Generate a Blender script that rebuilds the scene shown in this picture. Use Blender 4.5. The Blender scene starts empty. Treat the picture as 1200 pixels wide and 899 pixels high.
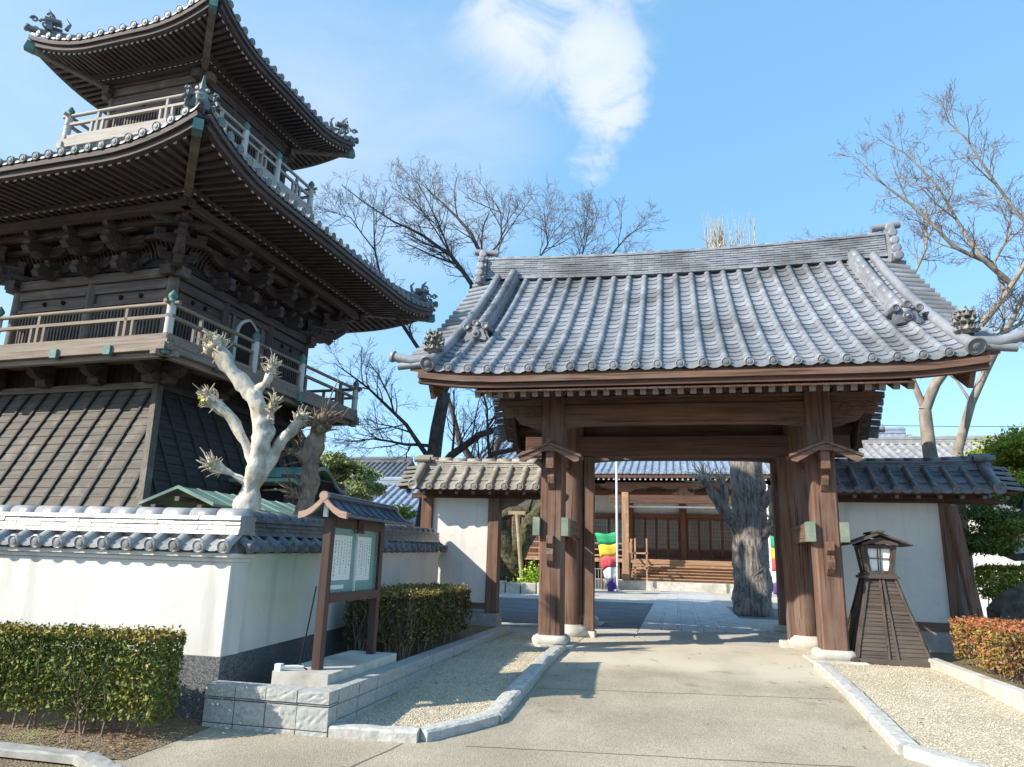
import bpy, bmesh, math, random
from mathutils import Vector, Matrix, noise
R = math.radians
C = bpy.context.scene.collection
random.seed(7)

# ---------------------------------------------------------------- camera
cam = bpy.data.cameras.new('camera'); cam_o = bpy.data.objects.new('camera', cam); C.objects.link(cam_o)
cam.sensor_width = 36.0; cam.lens = 36.0*840/1200; cam.clip_end = 3000; cam.clip_start = 0.05
_p, _r, _y = R(13.8), 0.03, R(12.9)
h = Vector((-math.sin(_y), math.cos(_y), 0)); r0 = Vector((math.cos(_y), math.sin(_y), 0)); up = Vector((0, 0, 1))
F = h*math.cos(_p)+up*math.sin(_p); U = up*math.cos(_p)-h*math.sin(_p)
Rr = r0*math.cos(_r)+U*math.sin(_r); U2 = U*math.cos(_r)-r0*math.sin(_r)
M = Matrix((Rr, U2, -F)).transposed().to_4x4(); M.translation = Vector((0, 0, 1.25))
cam_o.matrix_world = M
bpy.context.scene.camera = cam_o
sc = bpy.context.scene
sc.render.resolution_x = 1024; sc.render.resolution_y = 767
sc.view_settings.view_transform = 'Standard'; sc.view_settings.look = 'None'
sc.view_settings.gamma = 1.0; sc.view_settings.exposure = 1.03

# ---------------------------------------------------------------- sun and sky
SUN_AZ = R(54)      # light travels towards +X and +Y, this many degrees from +Y
SUN_EL = R(33)
dx, dy, dz = math.sin(SUN_AZ)*math.cos(SUN_EL), math.cos(SUN_AZ)*math.cos(SUN_EL), -math.sin(SUN_EL)
sun = bpy.data.lights.new('sun', 'SUN'); sun.energy = 3.75; sun.angle = R(0.5); sun.color = (1.0, 0.92, 0.79)
sun_o = bpy.data.objects.new('sun', sun); C.objects.link(sun_o)
sun_o.rotation_euler = Vector((dx, dy, dz)).to_track_quat('-Z', 'Y').to_euler()
w = bpy.data.worlds.new('World'); sc.world = w; w.use_nodes = True
N = w.node_tree.nodes; L = w.node_tree.links
bg = N['Background']
sky = N.new('ShaderNodeTexSky'); sky.sky_type = 'NISHITA'; sky.sun_disc = False
sky.sun_elevation = SUN_EL; sky.sun_rotation = math.atan2(-dx, -dy)
sky.altitude = 0; sky.air_density = 1.0; sky.dust_density = 0.6; sky.ozone_density = 2.2
tc = N.new('ShaderNodeTexCoord')
def world_cloud(direction, inner, outer, scale, lo, hi, amount, seed, stretch=(1, 1, 1)):
    """a soft cloud round one direction of the sky; returns its 0..1 cover"""
    d = Vector(direction).normalized()
    dot = N.new('ShaderNodeVectorMath'); dot.operation = 'DOT_PRODUCT'; L.new(tc.outputs['Generated'], dot.inputs[0]); dot.inputs[1].default_value = d
    mp = N.new('ShaderNodeMapping'); mp.inputs['Location'].default_value = (seed, seed*.7, -seed); mp.inputs['Scale'].default_value = stretch
    L.new(tc.outputs['Generated'], mp.inputs['Vector'])
    nz = N.new('ShaderNodeTexNoise'); nz.inputs['Scale'].default_value = scale; nz.inputs['Detail'].default_value = 12; nz.inputs['Roughness'].default_value = .62; nz.inputs['Distortion'].default_value = .7
    L.new(mp.outputs[0], nz.inputs['Vector'])
    m1 = N.new('ShaderNodeMapRange'); m1.interpolation_type = 'SMOOTHSTEP'
    m1.inputs['From Min'].default_value = math.cos(outer); m1.inputs['From Max'].default_value = math.cos(inner)
    L.new(dot.outputs['Value'], m1.inputs['Value'])
    m2 = N.new('ShaderNodeMapRange'); m2.interpolation_type = 'SMOOTHSTEP'
    m2.inputs['From Min'].default_value = lo; m2.inputs['From Max'].default_value = hi
    # noise + mask so that the outline is ragged
    ad = N.new('ShaderNodeMath'); ad.operation = 'MULTIPLY_ADD'; L.new(m1.outputs[0], ad.inputs[0]); ad.inputs[1].default_value = .24; L.new(nz.outputs['Fac'], ad.inputs[2])
    L.new(ad.outputs[0], m2.inputs['Value'])
    mu = N.new('ShaderNodeMath'); mu.operation = 'MULTIPLY'; L.new(m2.outputs[0], mu.inputs[0]); L.new(m1.outputs[0], mu.inputs[1])
    mv = N.new('ShaderNodeMath'); mv.operation = 'MULTIPLY'; L.new(mu.outputs[0], mv.inputs[0]); mv.inputs[1].default_value = amount
    return mv.outputs[0]
tint = N.new('ShaderNodeMixRGB'); tint.blend_type = 'MIX'; tint.inputs['Fac'].default_value = .50; tint.inputs['Color2'].default_value = (.92, 2.40, 3.85, 1)
L.new(sky.outputs[0], tint.inputs['Color1'])
cur = tint.outputs[0]
for args in [((-.135, .725, .675), .0, .165, 7.5, .50, .86, 1.0, 3.1, (1, 1, 1.1)),
             ((-.085, .79, .608), .0, .10, 9.0, .52, .82, .9, 1.7, (1, 1, 1)),
             ((-.070, .818, .571), .0, .065, 15.0, .50, .80, .85, 5.3, (1, 1, 2.2)),
             ((-.096, .852, .516), .0, .045, 18.0, .50, .85, .65, 8.8, (1, 1, 1.6)),
             ((-.335, .783, .525), .03, .26, 2.6, .45, 1.0, .42, 2.2, (1, 1, 2.4)),
             ((-.381, .673, .634), .03, .34, 2.4, .50, 1.0, .15, 6.1, (1, 1, 2)),
             ((-.72, .60, .35), .1, .62, 1.8, .30, 1.1, .50, 9.4, (1, 1, 2))]:
    cover = world_cloud(*args)
    mx = N.new('ShaderNodeMixRGB'); L.new(cover, mx.inputs['Fac']); L.new(cur, mx.inputs['Color1']); mx.inputs['Color2'].default_value = (2.95, 3.2, 3.45, 1)
    cur = mx.outputs[0]
L.new(cur, bg.inputs['Color'])
bg.inputs['Strength'].default_value = 0.148

# ---------------------------------------------------------------- materials
def mat(name, c1, c2=None, rough=.7, scale=3.0, stretch=(1, 1, 1), bump=0.0, bscale=None, lo=.35, hi=.65, c3=None, s3=.6, spec=.4, island=0.0, detail=6, metal=0.0):
    m = bpy.data.materials.new(name); m.use_nodes = True; nt = m.node_tree; n = nt.nodes; l = nt.links
    b = n['Principled BSDF']; b.inputs['Roughness'].default_value = rough; b.inputs['Specular IOR Level'].default_value = spec; b.inputs['Metallic'].default_value = metal
    t = n.new('ShaderNodeTexCoord'); mp = n.new('ShaderNodeMapping'); mp.inputs['Scale'].default_value = stretch; l.new(t.outputs['Object'], mp.inputs['Vector'])
    nz = n.new('ShaderNodeTexNoise'); nz.inputs['Scale'].default_value = scale; nz.inputs['Detail'].default_value = detail; nz.inputs['Roughness'].default_value = .62
    l.new(mp.outputs[0], nz.inputs['Vector'])
    rp = n.new('ShaderNodeMapRange'); rp.inputs['From Min'].default_value = lo; rp.inputs['From Max'].default_value = hi; l.new(nz.outputs['Fac'], rp.inputs['Value'])
    mx = n.new('ShaderNodeMixRGB'); l.new(rp.outputs[0], mx.inputs['Fac']); mx.inputs['Color1'].default_value = (*c1, 1); mx.inputs['Color2'].default_value = (*(c2 or c1), 1)
    out = mx.outputs[0]
    if c3:
        n3 = n.new('ShaderNodeTexNoise'); n3.inputs['Scale'].default_value = s3; n3.inputs['Detail'].default_value = 5; l.new(t.outputs['Object'], n3.inputs['Vector'])
        r3 = n.new('ShaderNodeMapRange'); r3.inputs['From Min'].default_value = .48; r3.inputs['From Max'].default_value = .68; l.new(n3.outputs['Fac'], r3.inputs['Value'])
        m3 = n.new('ShaderNodeMixRGB'); l.new(r3.outputs[0], m3.inputs['Fac']); l.new(out, m3.inputs['Color1']); m3.inputs['Color2'].default_value = (*c3, 1); out = m3.outputs[0]
    if island:
        g = n.new('ShaderNodeNewGeometry'); mr = n.new('ShaderNodeMapRange'); mr.inputs['To Min'].default_value = 1-island; mr.inputs['To Max'].default_value = 1+island
        l.new(g.outputs['Random Per Island'], mr.inputs['Value'])
        vm = n.new('ShaderNodeVectorMath'); vm.operation = 'SCALE'; l.new(out, vm.inputs[0]); l.new(mr.outputs[0], vm.inputs['Scale']); out = vm.outputs[0]
    l.new(out, b.inputs['Base Color'])
    if bump:
        bp = n.new('ShaderNodeBump'); bp.inputs['Strength'].default_value = 1.0; bp.inputs['Distance'].default_value = bump
        if bscale:
            nb = n.new('ShaderNodeTexNoise'); nb.inputs['Scale'].default_value = bscale; nb.inputs['Detail'].default_value = 4; l.new(mp.outputs[0], nb.inputs['Vector']); l.new(nb.outputs['Fac'], bp.inputs['Height'])
        else: l.new(nz.outputs['Fac'], bp.inputs['Height'])
        l.new(bp.outputs[0], b.inputs['Normal'])
    return m
def wood(name, c1, c2, rough=.75, c3=None):
    """one material per grain direction"""
    return {a: mat(name+'_'+a, c1, c2, rough, 9, st, .004, None, .3, .7, c3=c3, s3=1.1) for a, st in
            {'x': (.12, 2.2, 2.2), 'y': (2.2, .12, 2.2), 'z': (2.2, 2.2, .12)}.items()}
WG = wood('gate_wood', (.070, .034, .023), (.22, .122, .080), c3=(.17, .115, .09))
WR = wood('gate_red_wood', (.065, .031, .021), (.145, .076, .050))
WT = wood('tower_wood', (.044, .032, .031), (.120, .092, .086))
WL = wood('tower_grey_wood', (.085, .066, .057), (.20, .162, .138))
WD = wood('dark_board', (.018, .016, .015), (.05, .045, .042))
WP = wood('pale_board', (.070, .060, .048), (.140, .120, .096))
WH = wood('hall_wood', (.13, .055, .032), (.24, .115, .07))
WHP = wood('hall_pale_wood', (.26, .15, .085), (.42, .27, .17))
WB = wood('board_frame_wood', (.040, .022, .018), (.075, .042, .032), .45)
WBP = wood('board_gable_wood', (.30, .20, .15), (.42, .29, .21))
WLA = wood('lantern_wood', (.040, .030, .025), (.12, .09, .07), c3=(.10, .08, .065))
TILE = mat('roof_tile', (.175, .188, .21), (.285, .302, .33),   .48, 4.5, (1, 1, 1), .004, 30, .25, .75, c3=(.13, .135, .14), s3=1.3, spec=.5, island=.17)
TILE_TAN = mat('roof_tile_weathered', (.22, .21, .185), (.36, .34, .295), .55, 5, (1, 1, 1), .004, 30, c3=(.22, .21, .18), s3=1.1, spec=.5, island=.12)
TILE_DARK = mat('roof_tile_dark', (.085, .088, .10), (.17, .175, .19), .40, 5, (1, 1, 1), .004, 30, spec=.6, island=.12)
TILE_SILVER = mat('roof_tile_silver', (.22, .22, .22), (.38, .375, .36), .38, 3, (1, 1, 1), .003, 25, c3=(.27, .27, .27), s3=1.6, spec=.7, island=.10)
TILE_BLUE = mat('roof_tile_blue', (.19, .235, .30), (.30, .35, .43), .4, 2, spec=.6, island=.1)
TILE_TOWER = mat('roof_tile_tower', (.12, .13, .14), (.25, .27, .275), .5, 5, c3=(.12, .15, .14), s3=1.2, spec=.5, island=.12)
TIP = mat('white_tipped_ends', (.50, .48, .45), (.62, .60, .56), .7)
GTIP = mat('grey_rafter_ends', (.10, .09, .08), (.22, .20, .18), .7)
PLASTER = mat('white_plaster', (.72, .70, .65), (.66, .64, .59), .85, 1.3, (1, 1, .25), .0015, 40, c3=(.61, .59, .55), s3=.7)
def add_layer(m, colour, scale, stretch, lo, hi, amount, detail=4):
    n = m.node_tree.nodes; l = m.node_tree.links; b = n['Principled BSDF']; src = b.inputs['Base Color'].links[0].from_socket
    t = n.new('ShaderNodeTexCoord'); mp = n.new('ShaderNodeMapping'); mp.inputs['Scale'].default_value = stretch; mp.inputs['Location'].default_value = (3.1, 1.7, .4); l.new(t.outputs['Object'], mp.inputs['Vector'])
    nz = n.new('ShaderNodeTexNoise'); nz.inputs['Scale'].default_value = scale; nz.inputs['Detail'].default_value = detail; l.new(mp.outputs[0], nz.inputs['Vector'])
    r = n.new('ShaderNodeMapRange'); r.inputs['From Min'].default_value = lo; r.inputs['From Max'].default_value = hi; r.inputs['To Max'].default_value = amount; l.new(nz.outputs['Fac'], r.inputs['Value'])
    mx = n.new('ShaderNodeMixRGB'); l.new(r.outputs[0], mx.inputs['Fac']); l.new(src, mx.inputs['Color1']); mx.inputs['Color2'].default_value = (*colour, 1); l.new(mx.outputs[0], b.inputs['Base Color'])
PATINA = mat('copper_patina', (.065, .155, .14), (.13, .26, .225), .6, 6)
PATINA2 = mat('tie_cap_copper', (.15, .19, .145), (.25, .28, .205), .6, 7)
COPPER_ROOF = mat('copper_sheet', (.13, .25, .20), (.24, .36, .29), .55, 2.5, c3=(.10, .16, .14), s3=2)
STONE = mat('pale_stone', (.46, .44, .38), (.60, .58, .51), .8, 6, (1, 1, 1), .006, 14, c3=(.38, .36, .32), s3=2)
GRANITE = mat('blue_granite', (.29, .285, .265), (.45, .445, .41), .85, 30, (1, 1, 1), .012, 16, c3=(.34, .36, .35), s3=1.7)
WASHED = mat('washed_pebble_plinth', (.05, .052, .056), (.20, .205, .21), .8, 70, (1, 1, 1), .006, None, .4, .6, c3=(.08, .082, .09), s3=1.5)
CONC = mat('grey_concrete', (.26, .25, .23), (.36, .345, .31), .85, 8, (1, 1, 1), .003, 40)
WHITE_METAL = mat('white_enamel', (.72, .72, .70), (.80, .80, .78), .4)
STEEL = mat('grey_steel', (.35, .36, .36), (.45, .46, .46), .35, metal=.6)
PAPER = mat('white_paper', (.72, .74, .70), (.80, .81, .77), .6, 2)
INK = mat('ink', (.10, .13, .13), (.16, .19, .18), .8)
GREENFELT = mat('green_felt', (.045, .20, .165), (.07, .26, .21), .9, 3)
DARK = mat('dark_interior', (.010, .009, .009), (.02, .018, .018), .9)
BARK = mat('cherry_bark', (.050, .040, .036), (.13, .105, .095), .85, 10, (1, 1, .4), .02)
BARK_PALE = mat('pale_bark', (.17, .145, .12), (.33, .285, .24), .8, 7, (1, 1, .4), .015)
TWIG = mat('twigs', (.12, .09, .08), (.22, .165, .145), .85, 5)
TWIG_R = mat('reddish_twigs', (.15, .105, .085), (.26, .19, .15), .85, 5)
PLANE = mat('plane_bark', (.46, .42, .34), (.66, .62, .53), .8, 5, (1, 1, .5), .014, None, c3=(.25, .225, .17), s3=4)
PLANE_TIP = mat('plane_cut_shoots', (.34, .29, .21), (.56, .50, .38), .85, 14)
STUB = mat('brown_stub_bark', (.12, .085, .06), (.30, .23, .17), .9, 14, (1, 1, .5), .03)
GINKGO = mat('grey_furrowed_bark', (.11, .092, .080), (.33, .29, .265), .9, 11, (1.6, 1.6, .16), .05, None, .38, .6)
MOSSBARK = mat('mossy_bark', (.035, .030, .022), (.13, .12, .05), .9, 7, (1, 1, 1), .03)
def leafmat(name, a, b, isl=.35):
    m = mat(name, a, b, .55, 1.7, island=isl, spec=.3, lo=.35, hi=.65); return m
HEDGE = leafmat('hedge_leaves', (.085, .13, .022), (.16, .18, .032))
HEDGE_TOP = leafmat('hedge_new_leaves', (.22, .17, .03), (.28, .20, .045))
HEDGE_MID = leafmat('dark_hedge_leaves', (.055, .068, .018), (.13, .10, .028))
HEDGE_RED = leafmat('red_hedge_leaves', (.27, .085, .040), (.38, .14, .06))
HEDGE_OLIVE = leafmat('olive_hedge_leaves', (.20, .16, .04), (.30, .21, .06))
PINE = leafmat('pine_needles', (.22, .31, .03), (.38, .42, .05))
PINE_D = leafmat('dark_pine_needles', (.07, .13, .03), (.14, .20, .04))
FRESH = leafmat('fresh_leaves', (.22, .38, .03), (.36, .50, .06))
YGREEN = leafmat('yellow_leaves', (.45, .48, .05), (.55, .52, .08))
LITTER = leafmat('fallen_leaves', (.18, .10, .045), (.30, .19, .09))

def ground_mat(name, c1, c2, scale, bump, c3=None, s3=.5, rough=.9):
    m = mat(name, c1, c2, rough, 1.2, bump=0, c3=c3, s3=s3, spec=.25)
    n = m.node_tree.nodes; l = m.node_tree.links; b = n['Principled BSDF']
    t = n.new('ShaderNodeTexCoord'); vo = n.new('ShaderNodeTexVoronoi'); vo.inputs['Scale'].default_value = scale; l.new(t.outputs['Object'], vo.inputs['Vector'])
    hs = n.new('ShaderNodeSeparateColor'); l.new(vo.outputs['Color'], hs.inputs[0])
    mr = n.new('ShaderNodeMapRange'); mr.inputs['To Min'].default_value = .78; mr.inputs['To Max'].default_value = 1.2; l.new(hs.outputs[0], mr.inputs['Value'])
    src = b.inputs['Base Color'].links[0].from_socket
    vm = n.new('ShaderNodeVectorMath'); vm.operation = 'SCALE'; l.new(src, vm.inputs[0]); l.new(mr.outputs[0], vm.inputs['Scale']); l.new(vm.outputs[0], b.inputs['Base Color'])
    bp = n.new('ShaderNodeBump'); bp.invert = True; bp.inputs['Strength'].default_value = 1; bp.inputs['Distance'].default_value = bump; l.new(vo.outputs['Distance'], bp.inputs['Height']); l.new(bp.outputs[0], b.inputs['Normal'])
    return m
GRAVEL = ground_mat('tan_gravel', (.48, .41, .295), (.60, .52, .39), 62, .008, c3=(.42, .36, .26), s3=.9)
YARD = ground_mat('dark_yard_gravel', (.13, .14, .15), (.19, .20, .205), 38, .012)
YARD_PALE = ground_mat('pale_yard_earth', (.40, .385, .35), (.50, .485, .44), 50, .006)
SOIL = ground_mat('brown_soil', (.14, .10, .065), (.25, .19, .125), 60, .012, c3=(.22, .21, .10), s3=2.2)
ROAD = ground_mat('asphalt', (.05, .05, .05), (.065, .064, .062), 90, .004)
SLAB = mat('paving_slabs', (.42, .425, .43), (.52, .52, .51), .8, 3, (1, 1, 1), .002, 40, island=.08)

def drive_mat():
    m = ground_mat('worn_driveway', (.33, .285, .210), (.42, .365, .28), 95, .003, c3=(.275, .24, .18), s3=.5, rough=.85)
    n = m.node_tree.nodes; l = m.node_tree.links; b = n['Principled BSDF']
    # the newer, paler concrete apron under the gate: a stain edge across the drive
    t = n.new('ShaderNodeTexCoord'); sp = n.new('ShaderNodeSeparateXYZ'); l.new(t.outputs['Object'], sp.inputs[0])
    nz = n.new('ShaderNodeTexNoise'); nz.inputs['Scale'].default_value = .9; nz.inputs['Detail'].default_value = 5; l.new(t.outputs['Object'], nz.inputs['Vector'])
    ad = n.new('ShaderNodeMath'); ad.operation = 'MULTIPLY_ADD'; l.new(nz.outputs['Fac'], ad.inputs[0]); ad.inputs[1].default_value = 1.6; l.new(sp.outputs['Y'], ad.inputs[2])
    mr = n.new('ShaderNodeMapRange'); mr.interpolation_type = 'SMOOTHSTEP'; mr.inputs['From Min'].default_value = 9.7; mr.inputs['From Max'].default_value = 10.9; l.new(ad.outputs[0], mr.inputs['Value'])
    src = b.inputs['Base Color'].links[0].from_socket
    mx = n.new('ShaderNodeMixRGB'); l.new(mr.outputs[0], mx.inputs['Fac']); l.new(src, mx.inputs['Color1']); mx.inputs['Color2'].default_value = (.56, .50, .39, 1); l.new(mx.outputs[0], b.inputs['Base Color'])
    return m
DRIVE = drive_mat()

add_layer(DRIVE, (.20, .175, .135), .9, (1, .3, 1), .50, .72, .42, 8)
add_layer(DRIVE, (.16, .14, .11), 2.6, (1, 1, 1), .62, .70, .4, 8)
add_layer(PLASTER, (.38, .37, .35), 1.6, (2.2, 2.2, .30), .56, .74, .60)      # rain streaks
add_layer(PLASTER, (.50, .48, .43), 9, (1, 1, 1), .60, .75, .35)
add_layer(TILE, (.33, .33, .30), 3.5, (1, 1, 1), .60, .72, .28, 8)              # lichen
add_layer(PLANE, (.20, .18, .14), 8, (1, 1, .6), .50, .66, .6, 8)
add_layer(PLANE, (.13, .12, .10), 30, (1, 1, .4), .60, .70, .5, 4)
add_layer(MOSSBARK, (.015, .013, .010), 16, (1, 1, .4), .50, .62, .8, 5)
add_layer(STONE, (.25, .24, .21), 3.5, (1, 1, 1), .55, .72, .45, 8)
add_layer(TILE_TAN, (.14, .14, .12), 4, (1, 1, 1), .58, .70, .6, 8)
for W_, cc in ((WG, (.030, .018, .013)), (WR, (.025, .014, .010)), (WT, (.018, .015, .015)), (WP, (.05, .045, .038)), (WL, (.05, .043, .038)), (WLA, (.02, .016, .014)), (WHP, (.12, .07, .04))):
    for ax, st in (('x', (.05, 3, 3)), ('y', (3, .05, 3)), ('z', (3, 3, .05))):
        add_layer(W_[ax], cc, 13, st, .60, .64, .85, 3)      # drying checks along the grain
        add_layer(W_[ax], tuple(min(1, v*7) for v in cc), 2.2, (1, 1, 1), .56, .72, .35, 6)   # greyed patches

# ---------------------------------------------------------------- mesh helpers
class MB:
    def __init__(s): s.v = []; s.f = []; s.m = []; s.s = []
    def add(s, vs, fs, mi=0, smooth=False):
        k = len(s.v); s.v += [tuple(v) for v in vs]
        for f in fs: s.f.append([k+i for i in f]); s.m.append(mi); s.s.append(smooth)
    def box(s, x0, x1, y0, y1, z0, z1, mi=0):
        s.add([(x, y, z) for z in (z0, z1) for y in (y0, y1) for x in (x0, x1)], [(0, 2, 3, 1), (4, 5, 7, 6), (0, 1, 5, 4), (2, 6, 7, 3), (0, 4, 6, 2), (1, 3, 7, 5)], mi); return s
    def cbox(s, c, d, mi=0, rot=None):
        M = rot or Matrix.Identity(3); c = Vector(c)
        vs = [c+M@Vector((x*d[0]/2, y*d[1]/2, z*d[2]/2)) for z in (-1, 1) for y in (-1, 1) for x in (-1, 1)]
        s.add(vs, [(0, 2, 3, 1), (4, 5, 7, 6), (0, 1, 5, 4), (2, 6, 7, 3), (0, 4, 6, 2), (1, 3, 7, 5)], mi); return s
    def sweep(s, path, sec, up=(0, 0, 1), mi=0, smooth=False, caps=True, scales=None, capmi=None):
        """sec: closed list of (side, up) offsets"""
        path = [Vector(p) for p in path]; up = Vector(up); n = len(sec); vs = []; prev = None
        for i, p in enumerate(path):
            t = (path[min(i+1, len(path)-1)]-path[max(i-1, 0)]).normalized()
            sd = t.cross(up)
            if sd.length < 1e-4: sd = prev or Vector((1, 0, 0))
            sd.normalize(); prev = sd; u = sd.cross(t).normalized(); k = scales[i] if scales else 1
            vs += [p+sd*a*k+u*b*k for a, b in sec]
        fs = [(i*n+j, i*n+(j+1) % n, (i+1)*n+(j+1) % n, (i+1)*n+j) for i in range(len(path)-1) for j in range(n)]
        s.add(vs, fs, mi, smooth)
        if caps:
            q = (len(path)-1)*n; s.add([vs[j] for j in range(n)], [tuple(range(n))[::-1]], mi if capmi is None else capmi); s.add([vs[q+j] for j in range(n)], [tuple(range(n))], mi)
        return s
    def beam(s, p0, p1, w, h, mi=0, up=(0, 0, 1), capmi=None):
        return s.sweep([p0, p1], [(-w/2, -h/2), (w/2, -h/2), (w/2, h/2), (-w/2, h/2)], up, mi, capmi=capmi)
    def tube(s, path, rad, n=8, mi=0, smooth=True, caps=True):
        if not isinstance(rad, (list, tuple)): rad = [rad]*len(path)
        path = [Vector(p) for p in path]; t0 = (path[1]-path[0]).normalized()
        ref = Vector((0, 0, 1)) if abs(t0.z) < .8 else Vector((1, 0, 0)); u = t0.cross(ref).normalized(); vs = []
        for i, p in enumerate(path):
            t = (path[min(i+1, len(path)-1)]-path[max(i-1, 0)]).normalized()
            u = (u-t*u.dot(t)); u = u.normalized() if u.length > 1e-6 else t.orthogonal().normalized(); v = t.cross(u)
            vs += [p+(u*math.cos(2*math.pi*j/n)+v*math.sin(2*math.pi*j/n))*rad[i] for j in range(n)]
        s.add(vs, [(i*n+j, i*n+(j+1) % n, (i+1)*n+(j+1) % n, (i+1)*n+j) for i in range(len(path)-1) for j in range(n)], mi, smooth)
        if caps: q = (len(path)-1)*n; s.add(vs[:n], [tuple(range(n))[::-1]], mi); s.add(vs[q:], [tuple(range(n))], mi)
        return s
    def lathe(s, c, prof, n=14, axis=(0, 0, 1), mi=0, smooth=True):
        c = Vector(c); a = Vector(axis).normalized(); u = a.orthogonal().normalized() if abs(a.z) < .99 else Vector((1, 0, 0)); v = a.cross(u); vs = []
        for r, z in prof: vs += [c+a*z+(u*math.cos(2*math.pi*j/n)+v*math.sin(2*math.pi*j/n))*r for j in range(n)]
        s.add(vs, [(i*n+j, i*n+(j+1) % n, (i+1)*n+(j+1) % n, (i+1)*n+j) for i in range(len(prof)-1) for j in range(n)], mi, smooth)
        s.add(vs[:n], [tuple(range(n))[::-1]], mi); s.add(vs[-n:], [tuple(range(n))], mi); return s
    def prism(s, poly, o, ax, ay, ext, mi=0):
        """poly in the plane spanned by ax, ay at o, extruded by the vector ext"""
        o, ax, ay, ext = Vector(o), Vector(ax), Vector(ay), Vector(ext); n = len(poly)
        a = [o+ax*p+ay*q for p, q in poly]; b = [x+ext for x in a]
        s.add(a+b, [tuple(range(n))[::-1], tuple(range(n, 2*n))]+[(i, (i+1) % n, n+(i+1) % n, n+i) for i in range(n)], mi); return s
    def build(s, name, mats, parent=None, label=None, bevel=0):
        me = bpy.data.meshes.new(name); off = ORG.get(root_of(parent).name, Vector()) if parent else Vector()
        me.from_pydata([Vector(v)-off for v in s.v], [], s.f)
        for m in (mats if isinstance(mats, (list, tuple)) else [mats]): me.materials.append(m)
        me.polygons.foreach_set('material_index', s.m); me.polygons.foreach_set('use_smooth', s.s)
        bm = bmesh.new(); bm.from_mesh(me); bmesh.ops.recalc_face_normals(bm, faces=bm.faces) if len(bm.faces) < 60000 else None; bm.to_mesh(me); bm.free(); me.update()
        o = bpy.data.objects.new(name, me); C.objects.link(o)
        if parent: o.parent = parent
        if label: o['label'] = label
        if bevel:
            b = o.modifiers.new('bevel', 'BEVEL'); b.width = bevel; b.segments = 2; b.limit_method = 'ANGLE'; b.angle_limit = R(40)
        return o
ORG = {}
def root_of(o):
    while o.parent: o = o.parent
    return o
def thing(name, label, cat, loc=(0, 0, 0), group=None, local=False, rotz=0):
    o = bpy.data.objects.new(name, None); o.empty_display_size = .3; C.objects.link(o); o.location = loc; o.rotation_euler = (0, 0, rotz)
    o['label'] = label; o['category'] = cat
    if group: o['group'] = group
    ORG[o.name] = Vector() if local else Vector(loc)
    return o
def tag(o, label, cat, group=None, kind=None):
    if kind: o['kind'] = kind
    if label: o['label'] = label
    if cat: o['category'] = cat
    if group: o['group'] = group
    return o
def struct(o): o['kind'] = 'structure'; return o
def dup_part(o, parent, mtx):
    c = o.copy(); C.objects.link(c); c.parent = parent; c.matrix_local = mtx; return c
def lerp(a, b, t): return a+(b-a)*t
def smooth01(t): t = min(max(t, 0), 1); return t*t*(3-2*t)
def g(Y): return -.25*smooth01((10.5-Y)/5.5)        # the drive climbs a little to the gate

# ---- tiles
def tiles(mb, fn, edges, D, row=.27, rr=.07, disc=True, step=.02, mi=0, out=None, pan=.035, drip=.05):
    """fn(s, d): point of the roof plane at s along the eave and d up the slope; D(s): slope length available there"""
    def nrm(s, d):
        e = .02; a = fn(s+e, d)-fn(s-e, d); b = fn(s, d+e)-fn(s, d); n = a.cross(b).normalized(); return n if n.z > 0 else -n
    K = 5
    for i in range(len(edges)-1):
        a, b = edges[i], edges[i+1]; ss = [lerp(a, b, k/K) for k in range(K+1)]; hs = [pan*((2*k/K-1)**2) for k in range(K+1)]
        Ds = [max(0, D(x)) for x in ss]; Dm = max(Ds)
        if Dm < .05: continue
        rows = max(1, int(round(Dm/row))); rings = []
        nr = [nrm((a+b)/2, Dm*q/rows) for q in range(rows+1)]
        for q in range(rows):
            for e, hh in ((q, step), (q+1, 0)):
                rings.append([fn(x, min(Dm*e/rows, dd))+nr[e]*(hv+hh) for x, hv, dd in zip(ss, hs, Ds)])
        n = K+1
        for q in range(rows):       # one island per tile
            mb.add(rings[2*q]+rings[2*q+1], [(k, k+1, n+k+1, n+k) for k in range(K)], mi)
            low = [p-nr[q]*(step+.012) for p in rings[2*q]]
            mb.add(rings[2*q]+low, [(k+1, k, n+k, n+k+1) for k in range(K)], mi)
        if drip and disc:
            lo = [fn(x, 0)+nr[0]*(hv+step)-Vector((0, 0, drip*(1-.5*abs(2*k/K-1)))) for k, (x, hv) in enumerate(zip(ss, hs))]
            mb.add(rings[0]+lo, [(k, k+1, n+k+1, n+k) for k in range(K)], mi)
    for a in edges:
        Da = D(a)
        if Da < .1: continue
        rows = max(1, int(round(Da/row)))
        ds = (fn(a+.02, 0)-fn(a-.02, 0)).normalized()
        for q in range(rows):
            vs = []
            for e, kk in ((q, 1.06), (q+1, .98)):
                d = Da*e/rows; c = fn(a, d); n_ = nrm(a, d)
                vs += [c+ds*math.cos(math.pi*j/6)*rr*kk+n_*(math.sin(math.pi*j/6)*rr*kk+pan*.6) for j in range(7)]
            mb.add(vs, [(j, j+1, 8+j, 7+j) for j in range(6)], mi, True)
        if disc:
            o_ = (fn(a, 0)-fn(a, .1)); o_.normalize(); o_.z *= .3; o_.normalize(); n_ = nrm(a, 0); R1 = rr*1.22
            mb.lathe(fn(a, 0)+n_*(pan*.6+rr*.35)-o_*.02, [(R1, 0), (R1, .035), (R1*.86, .042), (R1*.8, .034), (R1*.5, .034), (R1*.42, .044), (R1*.15, .046)], 12, o_, mi, False)
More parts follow.
